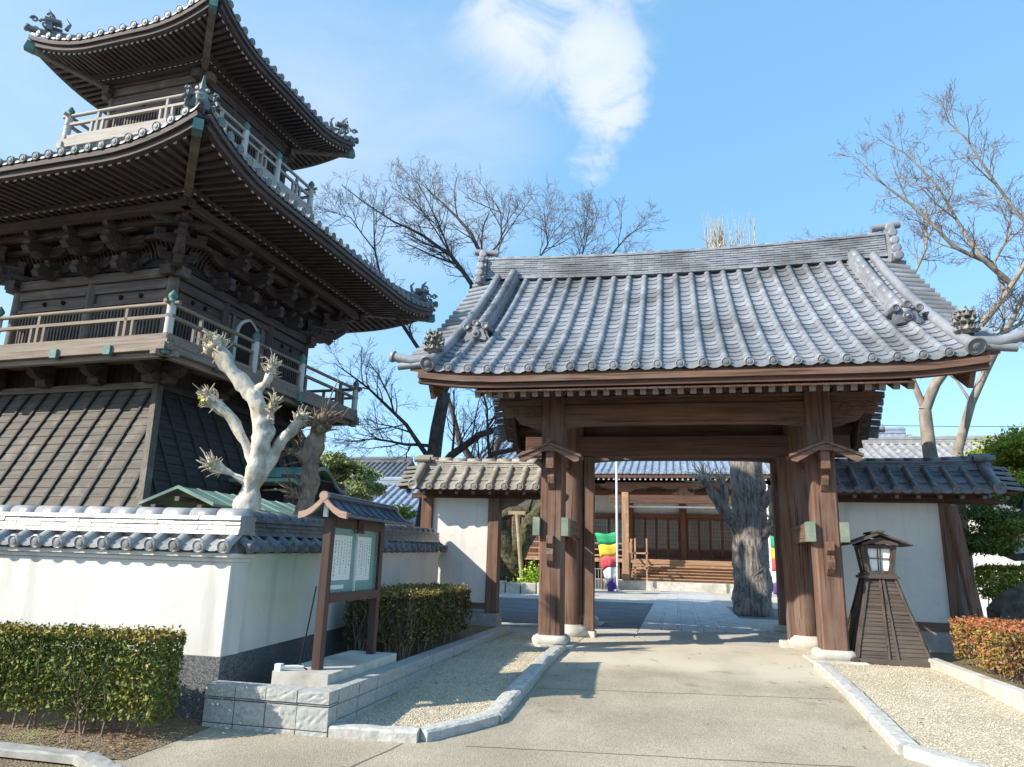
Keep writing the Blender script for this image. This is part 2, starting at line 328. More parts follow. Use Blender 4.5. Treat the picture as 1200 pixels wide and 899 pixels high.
def ridge_section(wd, ht, layers, rtop):
    """stacked flat tiles with a round cap"""
    L_ = []; R_ = []
    for i in range(layers):
        z0, z1 = ht*i/layers, ht*(i+1)/layers; k = wd/2*(1+.10*(i % 2 == 0)); gp = ht/layers*.16
        R_ += [(k, z0+gp), (k, z1)]; R_ += [(k-.02, z1), (k-.02, z1+gp)]
    cap = [(rtop*math.cos(math.pi*j/8), ht+rtop*.9*math.sin(math.pi*j/8)+.01) for j in range(9)]
    return R_+cap+[(-a, b) for a, b in reversed(R_)]
def ridge_courses(mb, path, wd, layers, lh, rtop, tl=.27, mi=0):
    """ridge of separate flat tiles in courses, under a row of round cap tiles"""
    path = [Vector(p) for p in path]; seg = [(b-a).length for a, b in zip(path, path[1:])]; tot = sum(seg)
    def at(s):
        s = min(max(s, 0), tot)
        for i, l_ in enumerate(seg):
            if s <= l_+1e-9 or i == len(seg)-1: return lerp(path[i], path[i+1], s/l_), (path[i+1]-path[i]).normalized()
            s -= l_
    rr_ = random.Random(int(tot*1000)); n = max(2, round(tot/tl))
    for k in range(layers+1):
        cap = k == layers; sh = 0 if (k % 2 == 0 or cap) else .5
        for i in range(n+1):
            s0, s1 = tot*(i-sh)/n, tot*(i+1-sh)/n
            s0, s1 = max(s0, 0)+.003, min(s1, tot)-.003
            if s1-s0 < .02: continue
            (a, t), (b, _) = at(s0), at(s1); sd = t.cross(Vector((0, 0, 1))).normalized(); u = sd.cross(t)
            if cap:
                vs = []
                for p, kk in ((a, 1.03), (b, .97)): vs += [p+u*(layers*lh-.005)+sd*math.cos(math.pi*j/8)*rtop*kk+u*math.sin(math.pi*j/8)*rtop*kk*.95 for j in range(9)]
                mb.add(vs, [(j, j+1, 10+j, 9+j) for j in range(8)]+[tuple(range(9))[::-1], tuple(range(9, 18))], mi, True)
            else:
                w_ = wd/2*(1.06 if k in (0, layers-1) else 1)*(1-.10*k/layers)+rr_.uniform(-.004, .004); z0, z1 = k*lh+.003, (k+1)*lh-.002+rr_.uniform(-.001, .001)
                mb.add([p+sd*x_+u*z_ for p in (a, b) for x_, z_ in ((-w_, z0), (w_, z0), (w_-.012, z1), (-w_+.012, z1))], [(0, 1, 2, 3), (7, 6, 5, 4), (0, 4, 5, 1), (1, 5, 6, 2), (2, 6, 7, 3), (3, 7, 4, 0)], mi)
    core = [(-wd/2+.03, .004), (wd/2-.03, .004), (wd/2-.03, layers*lh-.004), (-wd/2+.03, layers*lh-.004)]
    mb.sweep(path, core, mi=mi)
def onigawara(mb, p, d, sc_=1.0, mi=0):
    """ridge end tile: arched plate with a boss, scroll feet and three round caps on top"""
    p = Vector(p); d = Vector(d); d.z = 0; d.normalize(); sd = d.cross(Vector((0, 0, 1))); z = Vector((0, 0, 1))
    W = .22*sc_; out = [(-W*1.15, 0), (-W*1.25, W*.35), (-W*.95, W*.8), (-W*.9, W*1.25), (-W*.45, W*1.55), (0, W*1.65), (W*.45, W*1.55), (W*.9, W*1.25), (W*.95, W*.8), (W*1.25, W*.35), (W*1.15, 0), (W*.5, W*.2), (-W*.5, W*.2)]
    mb.prism(out, p, sd, z, d*.09*sc_, mi)
    inn = [(a*.78, b*.78+W*.16) for a, b in out]; mb.prism(inn, p+d*.09*sc_, sd, z, d*.035*sc_, mi)
    mb.lathe(p+d*.12*sc_+z*W*.78, [(W*.42, 0), (W*.42, .03*sc_), (W*.3, .045*sc_), (W*.22, .03*sc_), (W*.16, .06*sc_), (W*.02, .075*sc_)], 14, d, mi)
    for a in (-1, 0, 1):
        q = p+sd*a*W*.85+z*(W*1.72-abs(a)*W*.28); mb.tube([q-d*.2*sc_, q+d*.17*sc_], W*.30, 12, mi); mb.lathe(q+d*.17*sc_, [(W*.30, 0), (W*.22, .008), (W*.2, 0), (W*.05, .002)], 12, d, mi)
def swirl(mb, p, d, r, w_, turns=1.3, mi=0, flip=1):
    """a flat scroll"""
    p = Vector(p); d = Vector(d).normalized(); z = Vector((0, 0, 1)); pts = []; rad = []
    for i in range(15):
        t = i/14; a = t*turns*2*math.pi; rr = r*(1-t*.78); pts.append(p+d*flip*math.cos(a)*rr+z*math.sin(a)*rr); rad.append(w_*(1-t*.5))
    mb.tube(pts, rad, 6, mi)
def leaf_cloud(mb, sampler, n, size, mi=0, seed=1, up=.0):
    rnd = random.Random(seed)
    for i in range(n):
        p, m_i = sampler(rnd)
        p = Vector(p); a = Vector((rnd.gauss(0, 1), rnd.gauss(0, 1), rnd.gauss(0, 1)+up)).normalized(); b = a.orthogonal().normalized(); c = a.cross(b)
        th = rnd.uniform(0, 6.28); u = b*math.cos(th)+c*math.sin(th); v = a.cross(u); k = size*rnd.uniform(.45, 1.5)
        mb.add([p-u*k, p+v*k*.55+a*k*.15, p+u*k, p-v*k*.55+a*k*.15], [(0, 1, 2, 3)], m_i if m_i is not None else mi)

# ================================================================ GROUND
def sheet(name, xf0, xf1, ys, m, dz=0.0, nx=6, kind=True):
    """strip between x = xf0(y) and x = xf1(y), laid on the ground"""
    mb = MB(); vs = []
    for y in ys:
        for i in range(nx+1): x = lerp(xf0(y), xf1(y), i/nx); vs.append((x, y, g(y)+dz))
    mb.add(vs, [(j*(nx+1)+i, j*(nx+1)+i+1, (j+1)*(nx+1)+i+1, (j+1)*(nx+1)+i) for j in range(len(ys)-1) for i in range(nx)], 0, True)
    o = mb.build(name, m); struct(o); return o
def yr(a, b, st=.25): n = max(2, int((b-a)/st)); return [lerp(a, b, i/n) for i in range(n+1)]
big = [-300, -60, -20, -6]+yr(-3, 11, .4)+[20, 40, 90, 200, 500, 1500]
sheet('ground', lambda y: -1500, lambda y: 1500, big, SOIL, -.02, 2)
sheet('road', lambda y: -60, lambda y: 60, yr(-9, 3.9, .8), ROAD, -.012, 2)
KL = lambda y: -1.60 if y > 6.9 else lerp(-2.85, -1.60, smooth01((y-6.0)/.9)*.5+(y-6.0)/.9*.5)
KR = lambda y: 1.74 if y > 6.9 else 1.74+(6.9-y)*.9
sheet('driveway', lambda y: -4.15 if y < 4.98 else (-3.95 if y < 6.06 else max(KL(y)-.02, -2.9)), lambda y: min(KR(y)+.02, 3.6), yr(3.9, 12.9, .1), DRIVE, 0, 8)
sheet('yard', lambda y: -30, lambda y: 30, yr(13.2, 60, 3), YARD_PALE, -.008, 4)
sheet('yard_gravel', lambda y: -12, lambda y: -.73, yr(15.0, 24.8, 1), YARD, -.003, 4)
sheet('yard_gravel', lambda y: 1.52, lambda y: 12, yr(19.6, 24.8, 1), YARD, -.003, 4)
sheet('gravel_bed', lambda y: -2.98, lambda y: KL(y)+.05, yr(6.05, 12.9, .2), GRAVEL, .006, 4).name = 'gravel_bed'
sheet('gravel_bed', lambda y: KR(y)-.02, lambda y: 3.32 if y > 8.1 else 7.6, yr(5.1, 12.9, .2), GRAVEL, .006, 4)
sheet('planting_bed', lambda y: -4.12, lambda y: -3.0, yr(6.05, 12.9, .4), SOIL, .10, 2)
sheet('planting_bed', lambda y: 3.44, lambda y: 8, yr(8.24, 12.9, .4), SOIL, .05, 3)
sheet('planting_bed', lambda y: -12, lambda y: -3.95, yr(4.98, 6.18, .2), SOIL, .003, 6)

# stone slab paving of the approach, laid row by row
mb = MB(); rnd = random.Random(3)
for j in range(40):
    y0 = 14.9+j*.58
    xs = [-.72, -.36, .02, .40, .78, 1.12, 1.5] if j % 2 else [-.72, -.30, .08, .50, .90, 1.5]
    for a, b in zip(xs, xs[1:]): mb.box(a+.006, b-.006, y0+.006, y0+.574, -.03, .024+rnd.uniform(-.002, .002))
struct(mb.build('path', SLAB))
mb = MB()
for x0, x1, y0, y1 in ((-14, 14, 12.92, 13.15), (-14, -.74, 13.2, 13.9), (1.52, 14, 13.2, 13.9), (-.72, 1.5, 13.2, 14.88), (-14, -.74, 14.35, 14.88), (1.52, 14, 14.35, 14.88), (-14, 14, 33.0, 34.4)):
    mb.box(x0, x1, y0, y1, -.05, .012)
struct(mb.build('cross_path', mat('pale_concrete', (.40, .375, .33), (.47, .445, .39), .85, 2)))
# joint lines of the drive, laid on it as thin dark strips
mb = MB()
for (xa, ya, xb, yb) in ((-2.2, 6.03, -2.6, 3.9), (-1.5, 8.2, 1.6, 8.6), (-1.7, 6.1, 2.0, 6.5)):
    n = 14; P_ = [(lerp(xa, xb, i/n)+random.uniform(-.01, .01), lerp(ya, yb, i/n)+random.uniform(-.01, .01)) for i in range(n+1)]
    d = Vector((yb-ya, xa-xb, 0)).normalized()*.005
    mb.add([(x+sg*d.x, y+sg*d.y, g(y)+.004) for x, y in P_ for sg in (-1, 1)], [(2*i, 2*i+1, 2*i+3, 2*i+2) for i in range(n)])
struct(mb.build('driveway_joint', mat('joint_line', (.11, .10, .08), (.18, .16, .13))))

def rock_kerb(name, path, w_, hgt, label, m, seed):
    """a line of rough cut kerb stones butted together"""
    rnd = random.Random(seed); mb = MB(); path = [Vector(p) for p in path]
    for a, b in zip(path, path[1:]):
        L_ = (b-a).length; n = max(1, round(L_/.85)); t = (b-a).normalized(); sd = Vector((t.y, -t.x, 0))
        for i in range(n):
            p0 = a+t*(L_*i/n+.006); p1 = a+t*(L_*(i+1)/n-.006); seg = 7; vs = []
            sec = [(-.5, -.08), (-.5, .8), (-.36, 1.0), (0, 1.04), (.36, 1.0), (.5, .8), (.5, -.08)]
            for k in range(seg+1):
                p = lerp(p0, p1, k/seg); gz = g(p.y)
                for q, (s_, h_) in enumerate(sec):
                    j = 0 if h_ < 0 else .007
                    vs.append((p.x+sd.x*(s_*w_+rnd.uniform(-j, j)), p.y+sd.y*(s_*w_+rnd.uniform(-j, j)), gz+h_*hgt+rnd.uniform(-j, j)*.7))
            ns = len(sec); mb.add(vs, [(k*ns+q, k*ns+q+1, (k+1)*ns+q+1, (k+1)*ns+q) for k in range(seg) for q in range(ns-1)]+[tuple(range(ns)), tuple(range(seg*ns, seg*ns+ns))[::-1]])
    o = mb.build(name, m); tag(o, label, 'kerb'); return o
KST = mat('kerb_granite', (.36, .35, .32), (.52, .51, .47), .85, 14, (1, 1, 1), .012, 18)
rock_kerb('stone_kerb', [(-2.86, 6.08, 0), (-2.1, 6.15, 0), (-1.66, 6.85, 0), (-1.66, 10.9, 0)], .17, .085, 'rough granite kerb edging the gravel bed left of the driveway', KST, 2)
rock_kerb('stone_kerb', [(1.8, 10.5, 0), (1.8, 6.85, 0), (2.35, 6.2, 0), (3.4, 5.6, 0)], .18, .085, 'rough granite kerb edging the gravel bed right of the driveway', KST, 5)
o = rock_kerb('street_kerb', [(-12, 4.88, 0), (-4.2, 4.88, 0), (-3.7, 4.60, 0)], .17, .05, 'low concrete street kerb in front of the clipped left hedge', CONC, 8)

def block_wall(name, x0, x1, y0, y1, top, label, cols, rows, m, stepx=True, cap=True):
    """retaining wall of rock-faced blocks, jointed"""
    mb = MB(); rnd = random.Random(4)
    alongx = (x1-x0) > (y1-y0); L_ = (x1-x0) if alongx else (y1-y0); n = cols
    for i in range(n):
        a, b = L_*i/n+.004, L_*(i+1)/n-.004
        ym = y0 if alongx else y0+(a+b)/2; zb = g(y0 if alongx else y0+a)-.05; zs = [zb]+[z for z in rows if z > zb+.04]+[top]
        for z0, z1 in zip(zs, zs[1:]):
            j = rnd.uniform(-.004, .004); e = .012 if z1 == top else 0
            if alongx: X0, X1, Y0, Y1 = x0+a, x0+b, y0-e+j, y1+e
            else: X0, X1, Y0, Y1 = x0-e, x1+e+j, y0+a, y0+b
            # split faces so that the rock face can be roughened
            nx_, nz_ = (8, 5) if alongx else (10, 5); vs = []
            for kz in range(nz_+1):
                for kx in range(nx_+1):
                    ed = kz in (0, nz_) or kx in (0, nx_); r_ = 0 if ed else rnd.uniform(-.002, .006)
                    z = lerp(z0+.004, z1-.004, kz/nz_)
                    vs.append((lerp(X0, X1, kx/nx_), Y0-r_, z) if alongx else (X1+r_, lerp(Y0, Y1, kx/nx_), z))
            mb.add(vs, [(kz*(nx_+1)+kx, kz*(nx_+1)+kx+1, (kz+1)*(nx_+1)+kx+1, (kz+1)*(nx_+1)+kx) for kz in range(nz_) for kx in range(nx_)])
            if alongx: mb.box(X0, X1, Y0+.001, Y1, z0+.004, z1-.004)
            else: mb.box(X0, X1-.001, Y0, Y1, z0+.004, z1-.004)
    return tag(mb.build(name, m), label, 'retaining wall')
block_wall('block_retaining_wall', -4.04, -2.86, 6.0, 6.16, .125, 'front face of the bed edging, rough blue grey granite blocks below the notice board', 4, [-.19, -.0, .02], GRANITE)
block_wall('block_retaining_wall', -3.02, -2.87, 6.175, 12.9, .125, 'long low granite block edging running back beside the left gravel bed', 16, [-.13, .0], GRANITE)
mb = MB()
for i in range(5): mb.box(3.30, 3.44, 8.10+i*.86, 8.10+i*.86+.85, -.3, .12)
for i in range(5): mb.box(3.445+i*.86, 3.445+i*.86+.85, 8.10, 8.24, -.3, .12)
tag(mb.build('concrete_kerb', STONE, bevel=.012), 'pale straight concrete kerb between the right gravel bed and the red hedge', 'kerb')

# ================================================================ PLASTER WALLS, LEFT
def SX(y): return -4.06-.032*(y-6.15)     # outer face of the side wall
def wall_tiles_along(name, parent, p0, p1, zc, side, m, top=True):
    """eave of one row of tiles on one side of a garden wall"""
    p0, p1 = Vector(p0), Vector(p1); t = (p1-p0); L_ = t.length; t.normalize(); out = Vector((t.y, -t.x, 0))*side
    def fn(s, d): q = p0+t*s+out*(.24-d*.82); q.z = zc(q)+d*.55; return q
    n = max(2, round(L_/.262)); mb = MB(); tiles(mb, fn, [L_*i/n for i in range(n+1)] if side > 0 else [L_*i/n for i in range(n+1)], lambda s: .25, .25, .055, pan=.03, drip=.035)
    return mb.build(name, m, parent)
wl = thing('garden_wall', 'long cream plaster garden wall with silver tiled coping, facing the street behind the left hedge', 'wall', (-9, 6.3, -.1))
mb = MB(); mb.box(-14, -4.06, 6.19, 6.47, .31, 1.15); mb.box(-14, -4.045, 6.16, 6.50, 1.15, 1.19); mb.box(-14, -4.02, 6.12, 6.54, 1.19, 1.23)
mb.build('plaster_panel', PLASTER, wl, bevel=.006)
MB().box(-14, -4.06+.012, 6.175, 6.485, -.3, .31).build('plinth', WASHED, wl)
wall_tiles_along('eave_tiles', wl, (-14, 6.33, 0), (-4.08, 6.33, 0), lambda q: 1.26, 1, TILE_SILVER)
wall_tiles_along('eave_tiles', wl, (-14, 6.33, 0), (-4.08, 6.33, 0), lambda q: 1.26, -1, TILE_SILVER)
mb = MB(); mb.box(-14, -4.08, 6.25, 6.41, 1.23, 1.42)
ridge_courses(mb, [(-14, 6.33, 1.40), (-4.02, 6.33, 1.40)], .28, 4, .045, .085, .30); mb.build('coping', TILE_SILVER, wl)
sw = thing('garden_wall', 'white plaster side wall with dark tiled coping, running back from the corner to the gate', 'wall', (-4.2, 9.6, 0))
def slant(mb, x0, x1, y0, y1, z0, z1, rise=0.12):
    """box following the side wall; x offsets from its outer face, top rising slightly towards the gate"""
    vs = []
    for y in (y0, y1):
        k = rise*(y-6.2)/6.9
        for x, z in ((x0, z0), (x1, z0), (x1, z1), (x0, z1)): vs.append((SX(y)+x, y, z+(k if z > .2 else 0)))
    mb.add(vs, [(0, 1, 2, 3), (7, 6, 5, 4), (0, 4, 5, 1), (1, 5, 6, 2), (2, 6, 7, 3), (3, 7, 4, 0)])
mb = MB(); slant(mb, -.28, 0, 6.48, 13.05, .31, 1.15); slant(mb, -.30, .02, 6.51, 13.05, 1.15, 1.19); slant(mb, -.34, .045, 6.55, 13.05, 1.19, 1.23); mb.build('plaster_panel', PLASTER, sw)
mb = MB(); slant(mb, -.29, .012, 6.49, 13.05, -.3, .31, .10); mb.build('plinth', WASHED, sw)
zs_ = lambda q: 1.26+.12*(q.y-6.2)/6.9
wall_tiles_along('eave_tiles', sw, (SX(6.30)-.14, 6.30, 0), (SX(13.05)-.14, 13.05, 0), zs_, 1, TILE_DARK)
wall_tiles_along('eave_tiles', sw, (SX(6.30)-.14, 6.30, 0), (SX(13.05)-.14, 13.05, 0), zs_, -1, TILE_DARK)
mb = MB(); slant(mb, -.22, -.06, 6.45, 13.05, 1.23, 1.42)
ridge_courses(mb, [(SX(6.48)-.14, 6.48, 1.40), (SX(13.05)-.14, 13.05, 1.40+.12)], .28, 4, .045, .085, .30); mb.build('coping', TILE_DARK, sw)

# ================================================================ WING WALLS beside the gate
def wing(name, x0, x1, label, tile, xin, xout, pan0, pan1):
    s_ = 1 if xout > xin else -1
    t = thing(name, label, 'wall', ((x0+x1)/2, 13.3, 0))
    a, b = min(xin, xout), max(xin, xout); zr = 2.86
    for nm, sg in (('roof_slope', 1), ('roof_slope', -1)):
        def fn(s, d, sg=sg): q = Vector((s, 13.3-sg*(.62-d*.80), 2.50+d*.58+.05*d*d)); q.z += .05*max(0, (abs(s-xin)-2.3)/.7)**2; return q
        L_ = b-a; n = round((L_-.35)/.30); ed = [(a if s_ > 0 else a+.35)+(L_-.35)*i/n for i in range(n+1)]
        mb = MB(); tiles(mb, fn, ed, lambda s: .72, .24, .058)
        # verge: a heavy roll down the slope, then tiles turned outwards
        xe = xout-s_*.33; mb.tube([fn(xe, .78)+Vector((0, 0, .07)), fn(xe, .3)+Vector((0, 0, .06)), fn(xe, -.02)+Vector((0, 0, .06))], .085, 12)
        mb.lathe(fn(xe, -.02)+Vector((0, 0, .06)), [(.1, 0), (.1, .04), (.08, .05), (.07, .035), (.02, .035)], 14, (0, -sg, -.1))
        for k in range(5):
            d0 = .02+k*.155; q = fn(xe, d0)+Vector((0, 0, .05)); e = fn(xout, d0)+Vector((0, 0, -.02))
            mb.sweep([q, lerp(q, e, .5)+Vector((0, 0, -.004)), e], [(-.075, -.02), (.075, -.02), (.075, .01), (.03, .035), (-.03, .035), (-.075, .01)])
        mb.build(nm, tile, t)
        mb = MB(); mb.add([fn(a+.05, 0)+Vector((0, 0, -.03)), fn(b-.05, 0)+Vector((0, 0, -.03)), fn(b-.05, .78)+Vector((0, 0, -.03)), fn(a+.05, .78)+Vector((0, 0, -.03)),
                           fn(a+.05, .03)+Vector((0, 0, -.08)), fn(b-.05, .03)+Vector((0, 0, -.08)), fn(b-.05, .78)+Vector((0, 0, -.08)), fn(a+.05, .78)+Vector((0, 0, -.08))],
                          [(0, 1, 2, 3), (7, 6, 5, 4), (0, 4, 5, 1), (1, 5, 6, 2), (2, 6, 7, 3), (3, 7, 4, 0)]); mb.build('roof_deck', WR['x'], t)
        ra = MB(); ra.beam((0, 0, 0), (0, sg*.5, .36), .055, .06, capmi=1); r0_ = ra.build('rafter', [WG['y'], GTIP], t)
        nn = int((b-a)/.32)
        for k in range(nn):
            ob = r0_ if k == 0 else dup_part(r0_, t, Matrix())
            ob.matrix_local = Matrix.Translation(Vector((a+.2+k*(b-a-.4)/(nn-1), 13.3-sg*.57, 2.415)))
    mb = MB(); xs = [xin, lerp(xin, xout-s_*.3, .7), xout-s_*.30]
    ridge_courses(mb, [(x, 13.3, zr+.05*(i/2)**2) for i, x in enumerate(xs)], .26, 5, .038, .075, .30); mb.build('ridge', tile, t)
    mb = MB(); onigawara(mb, (xout-s_*.30, 13.3, zr-.04), (s_, 0, 0), .85); mb.build('ridge_end_tile', tile, t)
    MB().box(a+.1, b-.12, 13.22, 13.40, 2.36, 2.45).build('wall_plate', WR['x'], t)
    MB().box(pan0, pan1, 13.24, 13.38, .47, 2.36).build('plaster_panel', PLASTER, t)
    return t
wlft = wing('wing_wall', -5.0, -2.2, 'white wing wall left of the gate with weathered tan tiles and an open side passage', TILE_TAN, -2.12, -5.05, -4.50, -3.40)
MB().box(-3.40, -3.19, 13.16, 13.42, .30, 2.36).build('post', WG['z'], wlft, bevel=.01)
MB().box(-4.72, -4.50, 13.16, 13.42, .30, 2.36).build('post', WG['z'], wlft, bevel=.01)
MB().box(-4.50, -3.40, 13.20, 13.40, .36, .47).build('sill', WG['x'], wlft)
MB().box(-4.75, -3.15, 13.08, 13.50, -.05, .30).build('plinth', CONC, wlft, bevel=.01)
mb = MB(); mb.prism([(0, 0), (.5, 0), (.42, -.05), (.30, -.12), (.10, -.16), (0, -.22)], (-3.19, 13.24, 2.36), (1, 0, 0), (0, 0, 1), (0, .1, 0)); mb.build('bracket', WG['x'], wlft)
wrgt = wing('wing_wall', 2.3, 5.2, 'white wing wall right of the gate with dark grey tiles, behind the wooden lantern', TILE_DARK, 2.36, 5.30, 2.38, 4.26)
MB().box(4.26, 4.42, 13.16, 13.42, .20, 2.36).build('post', WG['z'], wrgt, bevel=.01)
MB().box(2.38, 4.26, 13.20, 13.40, .33, .47).build('sill', WG['x'], wrgt)
MB().box(2.38, 4.45, 13.10, 13.48, -.05, .33).build('plinth', CONC, wrgt)
mb = MB(); mb.beam((4.40, 13.08, 2.30), (4.62, 12.98, -.02), .15, .15, up=(0, 1, 0)); mb.build('strut', WG['z'], wrgt, 'weathered grey leaning strut', bevel=.008)

# ================================================================ GATE
XC = .13
gt = thing('temple_gate', 'large wooden temple gate with a silver grey tiled gable roof, open over the drive', 'gate', (XC, 12.9, 0))
ZE = 4.0; HR = 2.83; YR = 13.6; RUN = 3.45; SL = 4.44
def groof(s, t, sg=1):
    """gate roof: s across, t 0 at the eave and 1 at the ridge"""
    x = XC+s*(1-.055*t); y = YR-sg*RUN*(1-t); a = abs(s)
    return Vector((x, y, ZE+HR*(.76*t+.24*t*t)+.17*max(0, (a-2.6)/1.7)**2*(1-t)+.12*(a/3.9)**2*t))
def gd(s, d, sg=1): return groof(s, d/SL, sg)
for sg in (1, -1):
    mb = MB(); n = 24; W = 3.78
    tiles(mb, lambda s, d: gd(s, d, sg), [-W+2*W*i/n for i in range(n+1)], lambda s: 4.38, .20, .056, pan=.050, step=.019, drip=.06)
    for e in (-1, 1):       # verge tiles turned outwards
        for k in range(20):
            d0 = .06+k*.215; q = gd(e*(W+.02), d0, sg)+Vector((0, 0, .06)); z_ = gd(e*(W+.52), d0, sg)+Vector((0, 0, -.06))
            mb.tube([q, lerp(q, z_, .5)+Vector((0, 0, .0)), z_], [.06, .06, .062], 8)
            q2 = gd(e*(W+.02), d0+.107, sg)+Vector((0, 0, .03)); z2 = gd(e*(W+.50), d0+.107, sg)+Vector((0, 0, -.08))
            mb.beam(q2, z2, .15, .03)
    mb.build('roof_slope', TILE, gt)
    # verge rolls
    for e in (-1, 1):
        mb = MB(); pts = [gd(e*W, d, sg)+Vector((0, 0, .10)) for d in [4.3, 3.7, 3, 2.4, 1.8, 1.2, .6, .25, -.06]]
        mb.tube(pts, .080, 14); dd = (pts[-1]-pts[-2]).normalized(); mb.lathe(pts[-1], [(.125, -.02), (.125, .03), (.105, .04), (.095, .025), (.06, .025), (.045, .04), (.01, .042)], 18, dd)
        mb.build('verge_roll', TILE, gt)
        # corner roll pointing outwards
        mb = MB(); c0 = gd(e*W, .12, sg)+Vector((0, 0, .10)); c1 = gd(e*(W+.30), .06, sg)+Vector((0, 0, .06)); c2 = gd(e*(W+.62), .05, sg)+Vector((0, 0, .09))
        mb.tube([c0, c1, c2], [.085, .08, .075], 14); dv = (c2-c1).normalized(); mb.lathe(c2, [(.095, -.02), (.095, .025), (.07, .035), (.02, .03)], 16, dv); mb.build('corner_roll', TILE, gt)
        # lotus ornament standing on the corner
        mb = MB(); b0 = gd(e*(W+.04), .30, sg)+Vector((0, 0, .16)); rnd = random.Random(5)
        mb.lathe(b0, [(.09, 0), (.10, .05), (.05, .09), (.045, .13), (.085, .17), (.10, .25), (.07, .33), (.02, .37)], 14)
        for ring, (nn_, r1, h0, ln) in enumerate(((9, .09, .12, .16), (9, .08, .20, .15), (7, .06, .28, .13), (12, .09, .02, .12))):
            for k in range(nn_):
                a = 2*math.pi*(k+.5*ring)/nn_; o_ = Vector((math.cos(a), math.sin(a), 0)); sd = Vector((-o_.y, o_.x, 0))
                p = b0+o_*r1+Vector((0, 0, h0)); tp = p+o_*ln*.55+Vector((0, 0, ln*.75)); mdl = p+o_*ln*.45+Vector((0, 0, ln*.2))
                mb.add([p-sd*.028, p+sd*.028, mdl+sd*.035, tp, mdl-sd*.035, mdl+o_*.02], [(0, 1, 5), (1, 2, 5), (2, 3, 5), (3, 4, 5), (4, 0, 5)])
        mb.build('lotus_ornament', mat('ornament_tile', (.05, .05, .05), (.30, .28, .23), .6, 22, lo=.42, hi=.6) if 'ornament_tile' not in bpy.data.materials else bpy.data.materials['ornament_tile'], gt)
        # descending ridge
        mb = MB(); pth = [gd(e*3.41, d, sg)+Vector((0, 0, .03)) for d in [4.34, 3.8, 3.4, 3.0, 2.6, 2.2, 1.8, 1.5]]
        ridge_courses(mb, pth, .22, 4, .043, .075, .30)
        mb.build('descending_ridge', TILE, gt)
        mb = MB(); tdir = (pth[-1]-pth[-2]); onigawara(mb, pth[-1]+Vector((0, 0, -.08)), tdir, .88); mb.build('ridge_end_tile', TILE_DARK, gt)
# main ridge
mb = MB(); xs = [-3.82+7.64*i/24 for i in range(25)]
ridge_courses(mb, [(XC+x, YR, ZE+HR-.05+.10*(x/3.9)**2) for x in xs], .36, 10, .048, .085, .26); mb.build('main_ridge', TILE, gt)
mb = MB()
for x in xs[::1]:
    pass
for e in (-1, 1):
    mb = MB(); x = XC+e*3.82; zb = ZE+HR-.12
    mb.prism([(-.34, 0), (-.40, .12), (-.26, .28), (-.22, .50), (-.12, .70), (0, .76), (.12, .70), (.22, .50), (.26, .28), (.40, .12), (.34, 0)], (x, YR, zb), (0, 1, 0), (0, 0, 1), (e*.13, 0, 0))
    mb.lathe((x+e*.13, YR, zb+.42), [(.13, 0), (.13, .03), (.09, .04), (.07, .02), (.02, .05)], 16, (e, 0, 0))
    for k, (zz, ww, rr_) in enumerate(((.06, .44, .075), (.24, .36, .075), (.42, .30, .07), (.60, .24, .07), (.76, .12, .075))):
        mb.tube([(x+e*(.10), YR-ww, zb+zz), (x+e*.10, YR+ww, zb+zz)], rr_, 12)
        for s_ in (-1, 1): mb.lathe((x+e*.10, YR+s_*ww, zb+zz), [(rr_*1.15, -.02), (rr_*1.15, .02), (rr_*.8, .03), (rr_*.1, .025)], 12, (0, s_, 0))
    mb.tube([(x-e*.2, YR, zb+.80), (x+e*.30, YR, zb+.86)], .07, 12)
    mb.build('ridge_end_tile', TILE, gt, 'tall stacked end tile of the main ridge')
